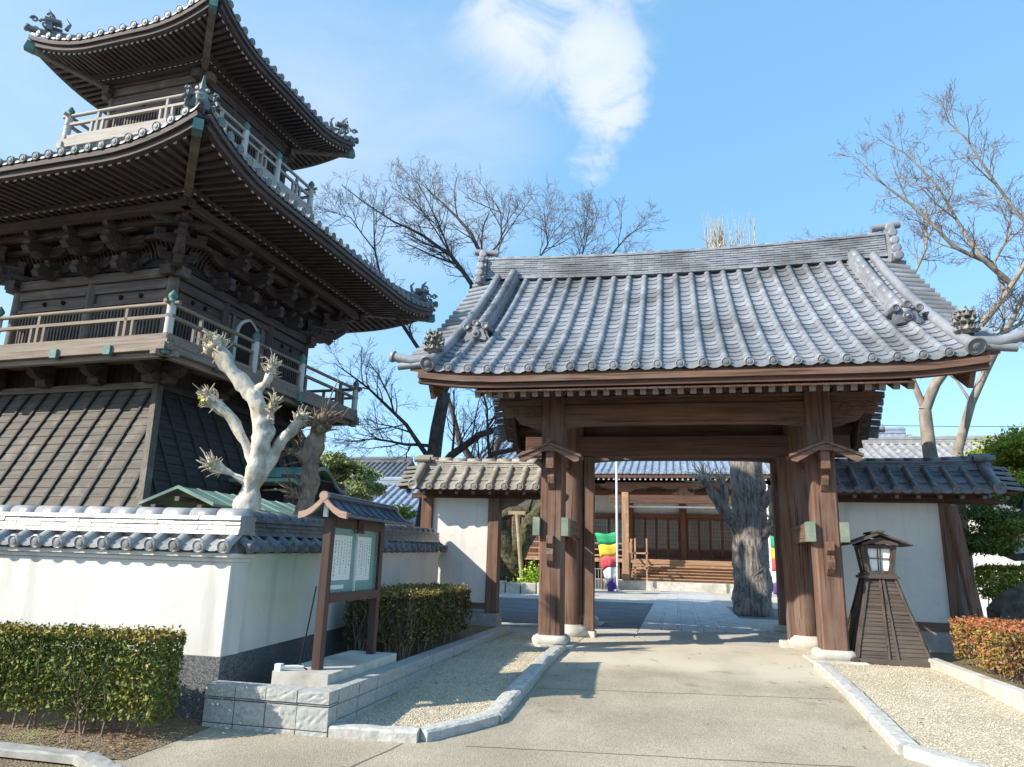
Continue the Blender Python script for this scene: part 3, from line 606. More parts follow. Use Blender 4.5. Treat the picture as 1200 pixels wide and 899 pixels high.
# timber deck under the tiles
for sg in (1, -1):
    mb = MB(); A = 4.10; ns, nt = 16, 12; V = []
    for dz in (-.035, -.10):
        V += [groof(lerp(-A, A, i/ns), lerp(.012, 1, j/nt), sg)+Vector((0, 0, dz)) for j in range(nt+1) for i in range(ns+1)]
    q = (ns+1)*(nt+1); fs = []
    for j in range(nt):
        for i in range(ns):
            k = j*(ns+1)+i; fs += [(k, k+1, k+ns+2, k+ns+1), (q+k, q+k+ns+1, q+k+ns+2, q+k+1)]
    for i in range(ns): fs.append((i, q+i, q+i+1, i+1))
    for j in range(nt): a = j*(ns+1); fs.append((a, a+ns+1, q+a+ns+1, q+a)); a += ns; fs.append((a, q+a, q+a+ns+1, a+ns+1))
    mb.add(V, fs); mb.build('roof_deck', WG['y'], gt)
    # fascia in two strips
    for (dz, hh, dy_, m_) in ((-.120, .09, .04, WG['x']), (-.205, .075, .09, WR['x'])):
        mb = MB(); pts = [groof(x, 0, sg)+Vector((0, sg*dy_, dz)) for x in [-3.95+7.9*i/20 for i in range(21)]]
        mb.sweep(pts, [(-.05, -hh/2), (.05, -hh/2), (.05, hh/2), (-.05, hh/2)]); mb.build('fascia', m_, gt)
    # rafters, each a part
    ra = MB(); pr = [Vector((0, sg*h_, .45*h_+.02*h_*h_)) for h_ in (.14, .9, 1.8, 2.6, RUN-.02)]
    ra.sweep([p for p in pr], [(-.042, -.05), (.042, -.05), (.042, .05), (-.042, .05)], capmi=1); r0_ = ra.build('rafter', [WG['y'], GTIP], gt)
    nn = 35
    for k in range(nn):
        x = -3.02+6.04*k/(nn-1); ob = r0_ if k == 0 else dup_part(r0_, gt, Matrix())
        ob.matrix_local = Matrix.Translation(Vector((XC+x, YR-sg*RUN, ZE-.385)))
    mb = MB(); V = []
    for h_ in (.06, .9, 1.8, 2.6, RUN): V += [(XC-3.05, YR-sg*(RUN-h_), ZE-.33+.45*h_+.02*h_*h_), (XC+3.05, YR-sg*(RUN-h_), ZE-.33+.45*h_+.02*h_*h_)]
    mb.add(V, [(2*i, 2*i+1, 2*i+3, 2*i+2) for i in range(4)]); so = mb.build('soffit', WG['y'], gt); sm = so.modifiers.new('thick', 'SOLIDIFY'); sm.thickness = .02; sm.offset = 1
    for e in (-1, 1):       # board closing the space between rafters and tiles
        mb = MB(); poly = [(h_, .45*h_+.02*h_*h_-.2) for h_ in (.1, 1.7, RUN)]+[(RUN*t_, HR*(.76*t_+.24*t_*t_)-.10) for t_ in (1, .75, .5, .25, .06)]
        mb.prism(poly, (XC+e*3.07, YR-sg*RUN, ZE), (0, sg, 0), (0, 0, 1), (e*.04, 0, 0)); mb.build('gable_board', WG['z'], gt)
    # short outlookers beyond the gable and the barge board
    for e in (-1, 1):
        mb = MB(); pts = [groof(e*3.78, t_, sg)+Vector((0, 0, -.30)) for t_ in (.03, .12, .25, .4, .55, .7, .85, 1)]
        mb.sweep(pts, [(-.035, -.24), (.035, -.24), (.035, .19), (-.035, .19)], scales=[1.0, 1, .92, .88, .86, .86, .9, .98]); mb.build('barge_board', WG['y'], gt)
        mb = MB()
        for k in range(10): p = groof(e*3.1, .06+k*.095, sg)+Vector((0, 0, -.17)); q = groof(e*4.02, .06+k*.095, sg)+Vector((0, 0, -.17)); mb.beam(p, q, .075, .08)
        mb.build('verge_rafters', WG['x'], gt)
# posts
PX = 2.02; PF, PM, PR = 11.48, 13.0, 15.72
for e in (-1, 1):
    for py, wd_ in ((PF, .36), (PR, .34)):
        mb = MB(); x = XC+e*PX; hw = wd_/2; ch = .03
        sec = [(-hw+ch, -hw), (hw-ch, -hw), (hw, -hw+ch), (hw, hw-ch), (hw-ch, hw), (-hw+ch, hw), (-hw, hw-ch), (-hw, -hw+ch)]
        mb.add([(x+a, py+b, z) for z in (.13, 3.86) for a, b in sec], [tuple(range(8))[::-1], tuple(range(8, 16))]+[(i, (i+1) % 8, 8+(i+1) % 8, 8+i) for i in range(8)])
        po = mb.build('post', WG['z'], gt)
        mb = MB(); mb.add([(x+a*1.012, py+b*1.012, z) for z in (.131, .40) for a, b in sec], [tuple(range(8))[::-1], tuple(range(8, 16))]+[(i, (i+1) % 8, 8+(i+1) % 8, 8+i) for i in range(8)]); mb.build('foot_sleeve', WG['z'], po)
        # rounded square stone
        mb = MB(); n = 24; rings = [(.25, 0), (.275, .03), (.28, .075), (.26, .115), (.225, .135)]; vs = []
        for r_, z_ in rings:
            for k in range(n):
                a = 2*math.pi*k/n; c_, s_ = math.cos(a), math.sin(a); p_ = (abs(c_)**5+abs(s_)**5)**(-1/5); vs.append((x+c_*p_*r_, py+s_*p_*r_, .02+z_))
        mb.add(vs, [(i*n+k, i*n+(k+1) % n, (i+1)*n+(k+1) % n, (i+1)*n+k) for i in range(len(rings)-1) for k in range(n)]+[tuple(range((len(rings)-1)*n, len(rings)*n))], 0, True); mb.build('foundation_stone', STONE, gt)
        mb = MB(); mb.cbox((x, py-.03, -.01), (.74, .74, .08)); mb.build('stone_slab', STONE, gt, bevel=.015)
    mb = MB(); mb.lathe((XC+e*1.92, PM, .2), [(.19, 0), (.205, .3), (.205, 3.0), (.19, 4.4)], 20); mb.build('main_pillar', WG['z'], gt)
    mb = MB(); mb.lathe((XC+e*1.92, PM, 0), [(.28, 0), (.31, .05), (.31, .10), (.27, .16), (.235, .18), (.225, .20)], 24); mb.build('foundation_stone', STONE, gt)
    MB().box(*sorted((XC+e*1.53+(.10 if e > 0 else 0), XC+e*1.71+(.04 if e > 0 else 0))), PM-.08, PM+.12, .10, 3.10).build('jamb', WG['z'], gt, bevel=.008)
    MB().box(*sorted((XC+e*1.50, XC+e*1.74)), PM-.12, PM+.16, -.02, .10).build('jamb_stone', STONE, gt, bevel=.02)
    # clasping ties with copper ends
    for q in (-1, 1):
        xx = XC+e*PX+q*.225; MB().box(xx-.045, xx+.045, PF-.25, PM+.3, 1.64, 1.90).build('tie_beam', WG['y'], gt)
        MB().box(xx-.054, xx+.054, PF-.262, PF-.02, 1.63, 1.91).build('copper_cap', PATINA2, gt)
    MB().box(XC+e*PX-.07, XC+e*PX+.07, PF, PR, 2.88, 3.14).build('tie_beam', WG['y'], gt)
    MB().box(XC+e*PX-.07, XC+e*PX+.07, PF-.25, PR+.2, 3.90, 4.06).build('tie_beam', WG['y'], gt)
    # little roof over the beam end
    x = XC+e*PX
    mb = MB()
    for q in (-1, 1):
        mb.add([(x, 10.96, 3.06), (x+q*.50, 10.96, 2.86), (x+q*.50, 11.34, 2.86), (x, 11.34, 3.06), (x, 10.96, 3.02), (x+q*.50, 10.96, 2.82), (x+q*.50, 11.34, 2.82), (x, 11.34, 3.02)],
               [(0, 1, 2, 3), (7, 6, 5, 4), (0, 4, 5, 1), (1, 5, 6, 2), (2, 6, 7, 3)])
    mb.beam((x, 10.93, 3.07), (x, 11.34, 3.07), .05, .05); pr_ = mb.build('pent_roof', WP['y'] if False else WG['y'], gt)
    mb = MB()
    for q in (-1, 1): mb.prism([(0, 0), (.47, -.19), (.47, -.25), (.40, -.27), (.10, -.10), (0, -.09)] if q > 0 else [(0, 0), (-.47, -.19), (-.47, -.25), (-.40, -.27), (-.10, -.10), (0, -.09)], (x, 10.985, 3.015), (1, 0, 0), (0, 0, 1), (0, .05, 0))
    mb.build('gable_board', WG['x'], pr_)
    MB().box(x-.06, x+.06, 11.05, 11.30, 2.66, 2.93).build('beam_nosing', WG['y'], gt)
    mb = MB(); mb.prism([(0, 0), (-.14, 0), (-.15, -.10), (-.09, -.16), (-.13, -.24), (-.10, -.34), (-.03, -.42), (0, -.44)], (x-.05, PF-.175, 2.78), (0, 1, 0), (0, 0, 1), (.10, 0, 0)); mb.build('carved_bracket', WG['z'], gt)
    mb = MB(); mb.prism([(0, 0), (-.15, 0), (-.17, -.12), (-.10, -.19), (-.14, -.28), (-.11, -.38), (-.02, -.46), (0, -.48)], (x-.05, PF-.175, 1.63), (0, 1, 0), (0, 0, 1), (.10, 0, 0)); mb.build('carved_bracket', WG['z'], gt)
# lintel across the main pillars and the great beams
MB().box(XC-2.78, XC+2.78, PM-.15, PM+.15, 3.105, 3.46).build('lintel', WR['x'], gt, bevel=.012)
mb = MB()
for py in (PF, PR):
    mb = MB(); n = 30; top, bot = [], []
    for i in range(n+1): x = lerp(-1.86, 1.86, i/n); top.append((x, 3.72)); bot.append((x, 3.37+.05*(1-(abs(x)/1.86)**6)))
    mb.prism(bot+top[::-1], (XC, py-.12, 0), (1, 0, 0), (0, 0, 1), (0, .24, 0)); mb.build('rainbow_beam', WG['x'], gt)
    MB().box(XC-2.95, XC+2.95, py-.09, py+.09, 3.725, 3.86).build('purlin', WG['x'], gt)
    for e in (-1, 1):
        mb = MB(); poly = [(0, 0), (.50, 0), (.66, -.04), (.70, -.12), (.64, -.17), (.55, -.16), (.50, -.14), (.46, -.20), (.40, -.27), (.28, -.30), (.20, -.34), (.08, -.37), (0, -.38)]
        mb.prism([(p*e, q) for p, q in poly], (XC+e*2.20, py-.075, 3.72), (1, 0, 0), (0, 0, 1), (0, .15, 0)); nb = mb.build('carved_nosing', WG['x'], gt)
        if py == PF:
            mb = MB(); swirl(mb, (XC+e*2.42, py-.08, 3.58), (e, 0, 0), .11, .016); swirl(mb, (XC+e*2.66, py-.08, 3.63), (e, 0, 0), .06, .012); mb.build('scroll', WG['x'], nb)
    # bearing block and bracket arm on each post, struts between
    for x in (-PX, PX):
        mb = MB(); mb.prism([(-.15, 0), (-.20, .06), (-.20, .14), (.20, .14), (.20, .06), (.15, 0)], (XC+x, py-.19, 3.86), (1, 0, 0), (0, 0, 1), (0, .38, 0))
        mb.prism([(-.62, .12), (-.60, .04), (-.46, -.03), (-.2, -.06), (.2, -.06), (.46, -.03), (.60, .04), (.62, .12)], (XC+x, py-.06, 4.03), (1, 0, 0), (0, 0, 1), (0, .12, 0)); mb.build('bracket', WG['x'], gt)
    for x in (-.85, .0, .85):
        mb = MB(); mb.prism([(-.36, 0), (-.30, .05), (-.20, .08), (-.13, .17), (-.10, .20), (.10, .20), (.13, .17), (.20, .08), (.30, .05), (.36, 0), (.22, .0), (.14, .04), (.08, .11), (-.08, .11), (-.14, .04), (-.22, 0)], (XC+x, py-.05, 3.862), (1, 0, 0), (0, 0, 1), (0, .10, 0)); mb.build('frog_leg_strut', WG['x'], gt)
    MB().box(XC-3.05, XC+3.05, py-.08, py+.08, 4.152, 4.19).build('purlin', WG['x'], gt)
for e in (-1, 1):   # gable infill: tie, king strut
    x = XC+e*2.95; mb = MB(); mb.box(x-.07, x+.07, PF, PR, 4.06, 4.26); mb.box(x-.10, x+.10, YR-.12, YR+.12, 4.26, 5.15); mb.build('gable_frame', WG['y'], gt)
    MB().box(XC-3.05, XC+3.05, YR-.08, YR+.08, 5.15, 5.30).build('ridge_beam', WG['x'], gt) if e > 0 else None
MB().box(XC-2.1, XC+2.1, 13.1, 13.16, 3.46, 4.25).build('transom_board', WG['x'], gt)
MB().box(XC-2.5, XC+2.5, 12.78, 13.22, 4.25, 4.42).build('kabuki_beam', WG['x'], gt)

# ================================================================ TOWER (local axes: x across the front, y back)
tw = thing('temple_tower', 'tall dark wooden two-storey bell tower with battered board skirt, balconies and wide tiled eaves', 'tower', (-11.69, 14.34, 0), local=True, rotz=-.072)
BX, BY = 2.05, 2.39
# skirt of boards
prof = [(0.55, 1.95), (1.4, 1.50), (2.4, 1.0), (3.4, .50), (4.33, 0.0)]        # z, outward offset
FACES = [('x', 1, -1), ('x', 1, 1), ('y', 1, 1), ('y', 1, -1)]
def facept(face, s, o, z, hx=BX, hy=BY):
    ax, _, sg = face       # face along x at y=sg*..., or along y at x=sg*...
    return Vector((s, sg*(hy+o), z)) if ax == 'x' else Vector((sg*(hx+o), s, z))
mats_sk = [WD, WD, WD, WD]
for fc in FACES:
    half0 = (BX if fc[0] == 'x' else BY); mb = MB(); nb = 22; front = fc == ('x', 1, -1)
    zs = [lerp(.55, 4.33, i/nb) for i in range(nb+1)]
    def off(z):
        for (z0, o0), (z1, o1) in zip(prof, prof[1:]):
            if z <= z1+1e-6: return lerp(o0, o1, (z-z0)/(z1-z0))
        return 0
    for i in range(nb):
        z0, z1 = zs[i], zs[i+1]; oa, ob = off(z0), off(z1); e = .018
        ha, hb = half0+oa, half0+ob
        mb.add([facept(fc, -ha, oa+e, z0), facept(fc, ha, oa+e, z0), facept(fc, hb, ob, z1+.006), facept(fc, -hb, ob, z1+.006), facept(fc, -ha, oa-.01, z0), facept(fc, ha, oa-.01, z0)], [(0, 1, 2, 3), (0, 4, 5, 1)])
    nbt = 9 if fc[0] == 'x' else 10
    for k in range(nbt+1):
        sx = lerp(-half0+.05, half0-.05, k/nbt)
        pts = [facept(fc, sx, off(z)+.028, z) for z in (4.31, 3.4, 2.4, 1.4, .56)]
        for q in range(4): mb.beam(pts[q], pts[q+1], .05, .05, 1, up=(0, -1, .5) if fc[0] == 'x' else (1, 0, .5))
    for sgn in (-1, 1):      # extra battens on the widening wings
        for k in range(1, 5):
            s0 = sgn*(half0+k*.44); zt = 4.33-k*.44/.53 if k*.44 < 1.5 else 4.33-(1.5/.53)-(k*.44-1.5)*1.9
            if zt > .9:
                pts = [facept(fc, s0-sgn*.03, off(z)+.028, z) for z in (zt, (zt+.56)/2, .56)]
                for q in range(2): mb.beam(pts[q], pts[q+1], .05, .05, 1, up=(0, -1, .5) if fc[0] == 'x' else (1, 0, .5))
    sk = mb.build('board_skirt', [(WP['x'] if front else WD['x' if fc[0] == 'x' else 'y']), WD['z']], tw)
    MB().beam(facept(fc, -half0-.03, .03, 4.36), facept(fc, half0+.03, .03, 4.36), .12, .13).build('top_rail', WL['x'] if front else WD['y'], sk)
for sx in (-1, 1):
    for sy in (-1, 1):
        mb = MB()
        for (z0, o0), (z1, o1) in zip(prof, prof[1:]): mb.beam((sx*(BX+o0+.02), sy*(BY+o0+.02), z0), (sx*(BX+o1+.02), sy*(BY+o1+.02), z1+.01), .14, .14, up=(0, 1, 0))
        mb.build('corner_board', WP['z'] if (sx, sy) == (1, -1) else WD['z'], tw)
mb = MB(); mb.box(-4.05, 4.05, -4.4, 4.4, -.05, .55); mb.build('stone_base', GRANITE, tw, bevel=.02)
# vertical boards up to the balcony
mb = MB()
for k in range(26):
    a, b = -BX+.08+k*(2*BX-.16)/26, -BX+.08+(k+1)*(2*BX-.16)/26-.012
    mb.box(a, b, -BY+.04, -BY+.10, 4.42, 4.9); mb.box(a, b, BY-.10, BY-.04, 4.42, 4.9)
for k in range(28):
    a, b = -BY+.12+k*(2*BY-.24)/28, -BY+.12+(k+1)*(2*BY-.24)/28-.012
    mb.box(-BX+.04, -BX+.10, a, b, 4.42, 4.9); mb.box(BX-.10, BX-.04, a, b, 4.42, 4.9)
mb.build('board_wall', WD['z'], tw)
# curved-gable entrance on the right side of the skirt
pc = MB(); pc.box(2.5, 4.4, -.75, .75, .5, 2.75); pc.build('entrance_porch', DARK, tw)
po_ = bpy.context.scene.collection.objects['entrance_porch']
mb = MB()
for y in (-.82, .82): mb.box(4.15, 4.35, y-.1, y+.1, .5, 2.75)
mb.box(4.1, 4.40, -1.0, 1.0, 2.55, 2.78); mb.build('frame', WT['z'], po_)
mb = MB(); n = 20; V = []
for x in (2.2, 4.45):
    for dz in (0, -.07):
        for i in range(n+1): u_ = -1+2*i/n; V.append((x, u_*1.10, 3.05+dz-.42*smooth01(abs(u_)*1.25)+.06*max(0, abs(u_)-.8)*5))
q = n+1; fs = [(i, i+1, 2*q+i+1, 2*q+i) for i in range(n)]+[(q+i, 3*q+i, 3*q+i+1, q+i+1) for i in range(n)]+[(2*q+i, 2*q+i+1, 3*q+i+1, 3*q+i) for i in range(n)]+[(i, q+i, q+i+1, i+1) for i in range(n)]
fs += [(0, 2*q, 3*q, q), (n, q+n, 3*q+n, 2*q+n)]; mb.add(V, fs); mb.build('curved_roof', COPPER_ROOF, po_)
# ---- generic pieces
def hip(name, hx, hy, ze, upt, ix, iy, zt, m, ridge_to=None, Mc=2.2, nc=None, soff_in=None, soff_rise=.35, tiers=2, rsp=.21, wood_m=WT, orn=True):
    """tiled hip roof with upturned corners, its soffit, two tiers of rafters and fascia"""
    RX, RY = hx-ix, hy-iy
    run = RX
    def base(fc, s, d, flat=None):
        half = hx if fc[0] == 'x' else hy; m_ = max(0, half-abs(s)); t = d/run
        upz = upt*max(0, 1-m_/Mc)**2*max(0, 1-t)**2
        z = ze+(zt-ze)*(.72*t+.28*t*t)+upz if flat is None else ze+flat+soff_rise*t+upz
        push = .10*max(0, 1-m_/Mc)**2*max(0, 1-t)**2
        q = facept(fc, s, 0, z, hx, hy); inn = d-push
        if fc[0] == 'x': q.y -= fc[2]*inn
        else: q.x -= fc[2]*inn
        return q
    for fc in FACES:
        half = hx if fc[0] == 'x' else hy; n = round(2*half/.30); mb = MB()
        tiles(mb, lambda s, d: base(fc, s, d), [-half+2*half*i/n for i in range(n+1)], lambda s: min(run, max(0, half-abs(s))), .27, .07, drip=.05)
        mb.build('roof_slope', m, tw)
        # fascia strips
        for (di, dz, hh, ww, mm) in ((.05, -.10, .09, .10, WT), (.12, -.20, .11, .12, WT)):
            mb = MB(); hh2 = half-di
            mb.sweep([base(fc, lerp(-hh2, hh2, i/26), di)+Vector((0, 0, dz-di*.4)) for i in range(27)], [(-ww/2, -hh/2), (ww/2, -hh/2), (ww/2, hh/2), (-ww/2, hh/2)]); mb.build('fascia', mm['x' if fc[0] == 'x' else 'y'], tw)
        # soffit
        so = soff_in; mb = MB(); ns, nd = 20, 5; V = []
        for j in range(nd+1):
            d = lerp(.10, run-so, j/nd)
            for i in range(ns+1): V.append(base(fc, lerp(-(half-d), half-d, i/ns), d, -.20))
        mb.add(V, [(j*(ns+1)+i, j*(ns+1)+i+1, (j+1)*(ns+1)+i+1, (j+1)*(ns+1)+i) for j in range(nd) for i in range(ns)]); o = mb.build('soffit', wood_m['x' if fc[0] != 'x' else 'y'], tw); md = o.modifiers.new('thick', 'SOLIDIFY'); md.thickness = .02; md.offset = 0
        # rafters
        vis = fc in (('x', 1, -1), ('y', 1, 1)); n = round(2*half/rsp); lot = MB()
        mid = run*.42
        for tier in range(tiers):
            d0, d1 = (.16, mid+.1) if tier == 0 else (mid, run-so)
            for k in range(n+1):
                s = lerp(-half+.22, half-.22, k/n); mm_ = half-abs(s); de = min(d1, mm_)
                if de < d0+.06: continue
                zo = -.245 if tier == 0 else -.33
                p = base(fc, s, d0, zo); q = base(fc, s, de, zo)
                mb = MB() if (vis and tier == 0 and name == 'lower') else lot
                mb.beam(p, q, .075, .085, capmi=1)
                if mb is not lot: mb.build('rafter', [wood_m['y' if fc[0] == 'x' else 'x'], TIP], tw)
        if lot.v: o = lot.build('rafter_row', [wood_m['y' if fc[0] == 'x' else 'x'], TIP], tw); o['kind'] = 'stuff'
        if tiers > 1:
            mb = MB(); hh2 = half-mid; mb.sweep([base(fc, lerp(-hh2, hh2, i/16), mid, -.30) for i in range(17)], [(-.05, -.05), (.05, -.05), (.05, .03), (-.05, .03)]); mb.build('eave_beam', wood_m['x' if fc[0] == 'x' else 'y'], tw)
    # hips
    for sx in (-1, 1):
        for sy in (-1, 1):
            fc = ('x', 1, sy)
            pts = [base(fc, sx*(hx-d), d)+Vector((0, 0, .04)) for d in [lerp(.30, run, i/8) for i in range(9)]]
            mb = MB(); mb.sweep(pts, ridge_section(.22, .14, 3, .085)); mb.build('hip_ridge', m, tw)
            dv = Vector((sx, sy, 0)).normalized(); c = base(fc, sx*(hx-.02), .02); mb = MB(); mb.tube([c-dv*.6+Vector((0, 0, .12)), c-dv*.2+Vector((0, 0, .10)), c+dv*.06+Vector((0, 0, .12))], [.085, .08, .07], 12)
            mb.lathe(c+dv*.06+Vector((0, 0, .12)), [(.095, -.02), (.095, .03), (.07, .04), (.02, .03)], 14, dv+Vector((0, 0, .3)))
            onigawara(mb, c-dv*.42+Vector((0, 0, .10)), dv, .9)
            for q in (-1, 1):
                sdv = Vector((-dv.y, dv.x, 0))*q; o_ = c-dv*.30+sdv*.20+Vector((0, 0, .20)); swirl(mb, o_, (dv*.8+sdv*.6), .12, .035)
                swirl(mb, o_+Vector((0, 0, .24))-dv*.1, (dv*.8+sdv*.6), .10, .03); swirl(mb, o_+Vector((0, 0, .06))+dv*.22, dv, .08, .03)
            mb.tube([c-dv*.4+Vector((0, 0, .42)), c-dv*.38+Vector((0, 0, .62)), c-dv*.28+Vector((0, 0, .76))], [.06, .045, .012], 8)
            mb.tube([c-dv*.7+Vector((0, 0, .35)), c-dv*.75+Vector((0, 0, .52)), c-dv*.65+Vector((0, 0, .66))], [.05, .04, .01], 8)
            mb.build('corner_ornament', TILE_TOWER, tw)
            # hip rafter with copper sheathed end
            p = base(fc, sx*(hx-.10), .10, -.30); q = base(fc, sx*(hx-(run-so)), run-so, -.42); hr = MB().beam(p, q, .15, .20).build('hip_rafter', WL['y'], tw)
            d_ = (p-q).normalized(); MB().beam(p-d_*.06, p+d_*.14, .165, .215).build('copper_cap', PATINA, hr)
    return base
lower = hip('lower', 4.58, 4.92, 7.98, .42, 1.55, 1.89, 10.15, TILE_TOWER, soff_in=1.0, soff_rise=.25)
upper = hip('upper', 2.62, 2.96, 12.48, .45, .25, .59, 14.3, TILE_TOWER, soff_in=1.05, soff_rise=.10, Mc=1.9, rsp=.165)
mb = MB(); mb.sweep([(0, -.75, 14.28), (0, 0, 14.24), (0, .75, 14.28)], ridge_section(.34, .42, 7, .09)); mb.build('main_ridge', TILE_TOWER, tw)
for s_ in (-1, 1): mb = MB(); onigawara(mb, (0, s_*.78, 14.2), (0, s_, 0), 1.7); mb.build('ridge_end_tile', TILE_TOWER, tw)

def post_at(x, y, z0, z1, r_, m, name='column'):
    mb = MB(); mb.tube([(x, y, z0), (x, y, z1)], r_, 14); return mb.build(name, m, tw)
def storey(hx, hy, z0, z1, colsx, colsy, r_, doors=True, up=False):
    colp = set()
    for sg in (-1, 1):
        for x in colsx: colp.add((x, sg*hy))
        for y in colsy: colp.add((sg*hx, y))
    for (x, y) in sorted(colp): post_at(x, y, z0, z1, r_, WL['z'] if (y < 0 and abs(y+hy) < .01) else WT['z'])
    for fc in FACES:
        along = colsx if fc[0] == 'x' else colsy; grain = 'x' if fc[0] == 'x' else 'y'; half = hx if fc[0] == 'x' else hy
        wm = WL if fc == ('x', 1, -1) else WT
        P_ = lambda s, o, z: facept(fc, s, o, z, hx, hy)
        MB().beam(P_(-half-.28, 0, z1+.09), P_(half+.28, 0, z1+.09), r_*2.3, .20).build('head_beam', wm[grain], tw, bevel=.01)
        MB().beam(P_(-half, 0, z1-.10), P_(half, 0, z1-.10), r_*1.1, .16).build('tie_beam', wm[grain], tw)
        MB().beam(P_(-half, 0, z0+.12), P_(half, 0, z0+.12), r_*1.3, .22).build('ground_beam', wm[grain], tw)
        nb = len(along)-1
        for i in range(nb):
            a, b = along[i]+r_, along[i+1]-r_; door = doors and nb == 3 and i == 1
            zt_ = z1-.18; zm = zt_-.34*(z1-z0)/1.9; zl = z0+.36 if not up else z0+.45
            if door:
                # cusped window in a pale frame
                cxm = (a+b)/2; hw = .36; zb_, zp = z0+.25, z0+1.35; arc = [(hw*.95, 0), (hw, .6), (hw*.97, .80), (hw*.88, .97), (hw*.72, 1.09), (hw*.48, 1.18), (hw*.24, 1.23), (0, 1.27)]
                outl = arc+[(-x_, z_) for x_, z_ in reversed(arc[:-1])]; O = P_(cxm, .06, zb_); A = (P_(1, 0, 0)-P_(0, 0, 0)); nrm_ = (P_(0, 1, 0)-P_(0, 0, 0))
                MB().prism([(-(b-a)/2, -.1), ((b-a)/2, -.1), ((b-a)/2, zt_-zb_), (-(b-a)/2, zt_-zb_)], P_(cxm, -.05, zb_), A, (0, 0, 1), nrm_*.07).build('window_board', WL['z'], tw)
                fr = MB().prism([(x_*1.28, z_*1.07-.03) for x_, z_ in outl], O-nrm_*.035, A, (0, 0, 1), nrm_*.05).build('window_frame', mat('weathered_white_frame', (.50, .49, .46), (.66, .64, .60), .8) if 'weathered_white_frame' not in bpy.data.materials else bpy.data.materials['weathered_white_frame'], tw)
                MB().prism(outl, O+nrm_*.016, A, (0, 0, 1), nrm_*.012).build('dark_opening', DARK, fr)
                for q in (-1, 1): MB().beam(P_(cxm+q*.52, .03, z0+.2), P_(cxm+q*.52, .03, zt_), .09, .07, up=nrm_).build('door_jamb', WL['z'], tw)
                continue
            # transom panel with two studs
            tp = MB().beam(P_(a, -.02, (zm+zt_)/2), P_(b, -.02, (zm+zt_)/2), .03, zt_-zm-.06).build('transom_panel', wm[grain], tw)
            [MB().beam(P_(a, .03, z_), P_(b, .03, z_), .07, h_).build('window_rail', wm[grain], tw) for z_, h_ in ((zm, .06), (zt_-.02, .05), (zl, .08))]
            for k in (.36, .64):
                c = P_(lerp(a, b, k), .0, (zm+zt_)/2); nrm_ = (P_(0, 1, 0)-P_(0, 0, 0)); mb = MB(); mb.lathe(c, [(.055, 0), (.055, .02), (.03, .05), (.005, .055)], 6, nrm_); mb.build('stud', DARK, tp)
            MB().beam(P_(a, -.05, (z0+zl)/2+.1), P_(b, -.05, (z0+zl)/2+.1), .03, zl-z0-.18).build('waist_board', wm[grain], tw)
            mb = MB(); nbar = max(6, int((b-a)/.085))
            for k in range(nbar):
                s = lerp(a, b, (k+.5)/nbar); mb.beam(P_(s, .0, zl), P_(s, .0, zm), .038, .04, up=(P_(0, 1, 0)-P_(0, 0, 0)))
            mb.build('lattice', wm['z'], tw)
storey(BX, BY, 4.95, 6.62, (-BX, 0, BX), (-BY, -.82, .82, BY), .115)
storey(1.30, 1.64, 10.4, 11.86, (-1.30, 1.30), (-1.64, -.55, .55, 1.64), .09, doors=False, up=True)
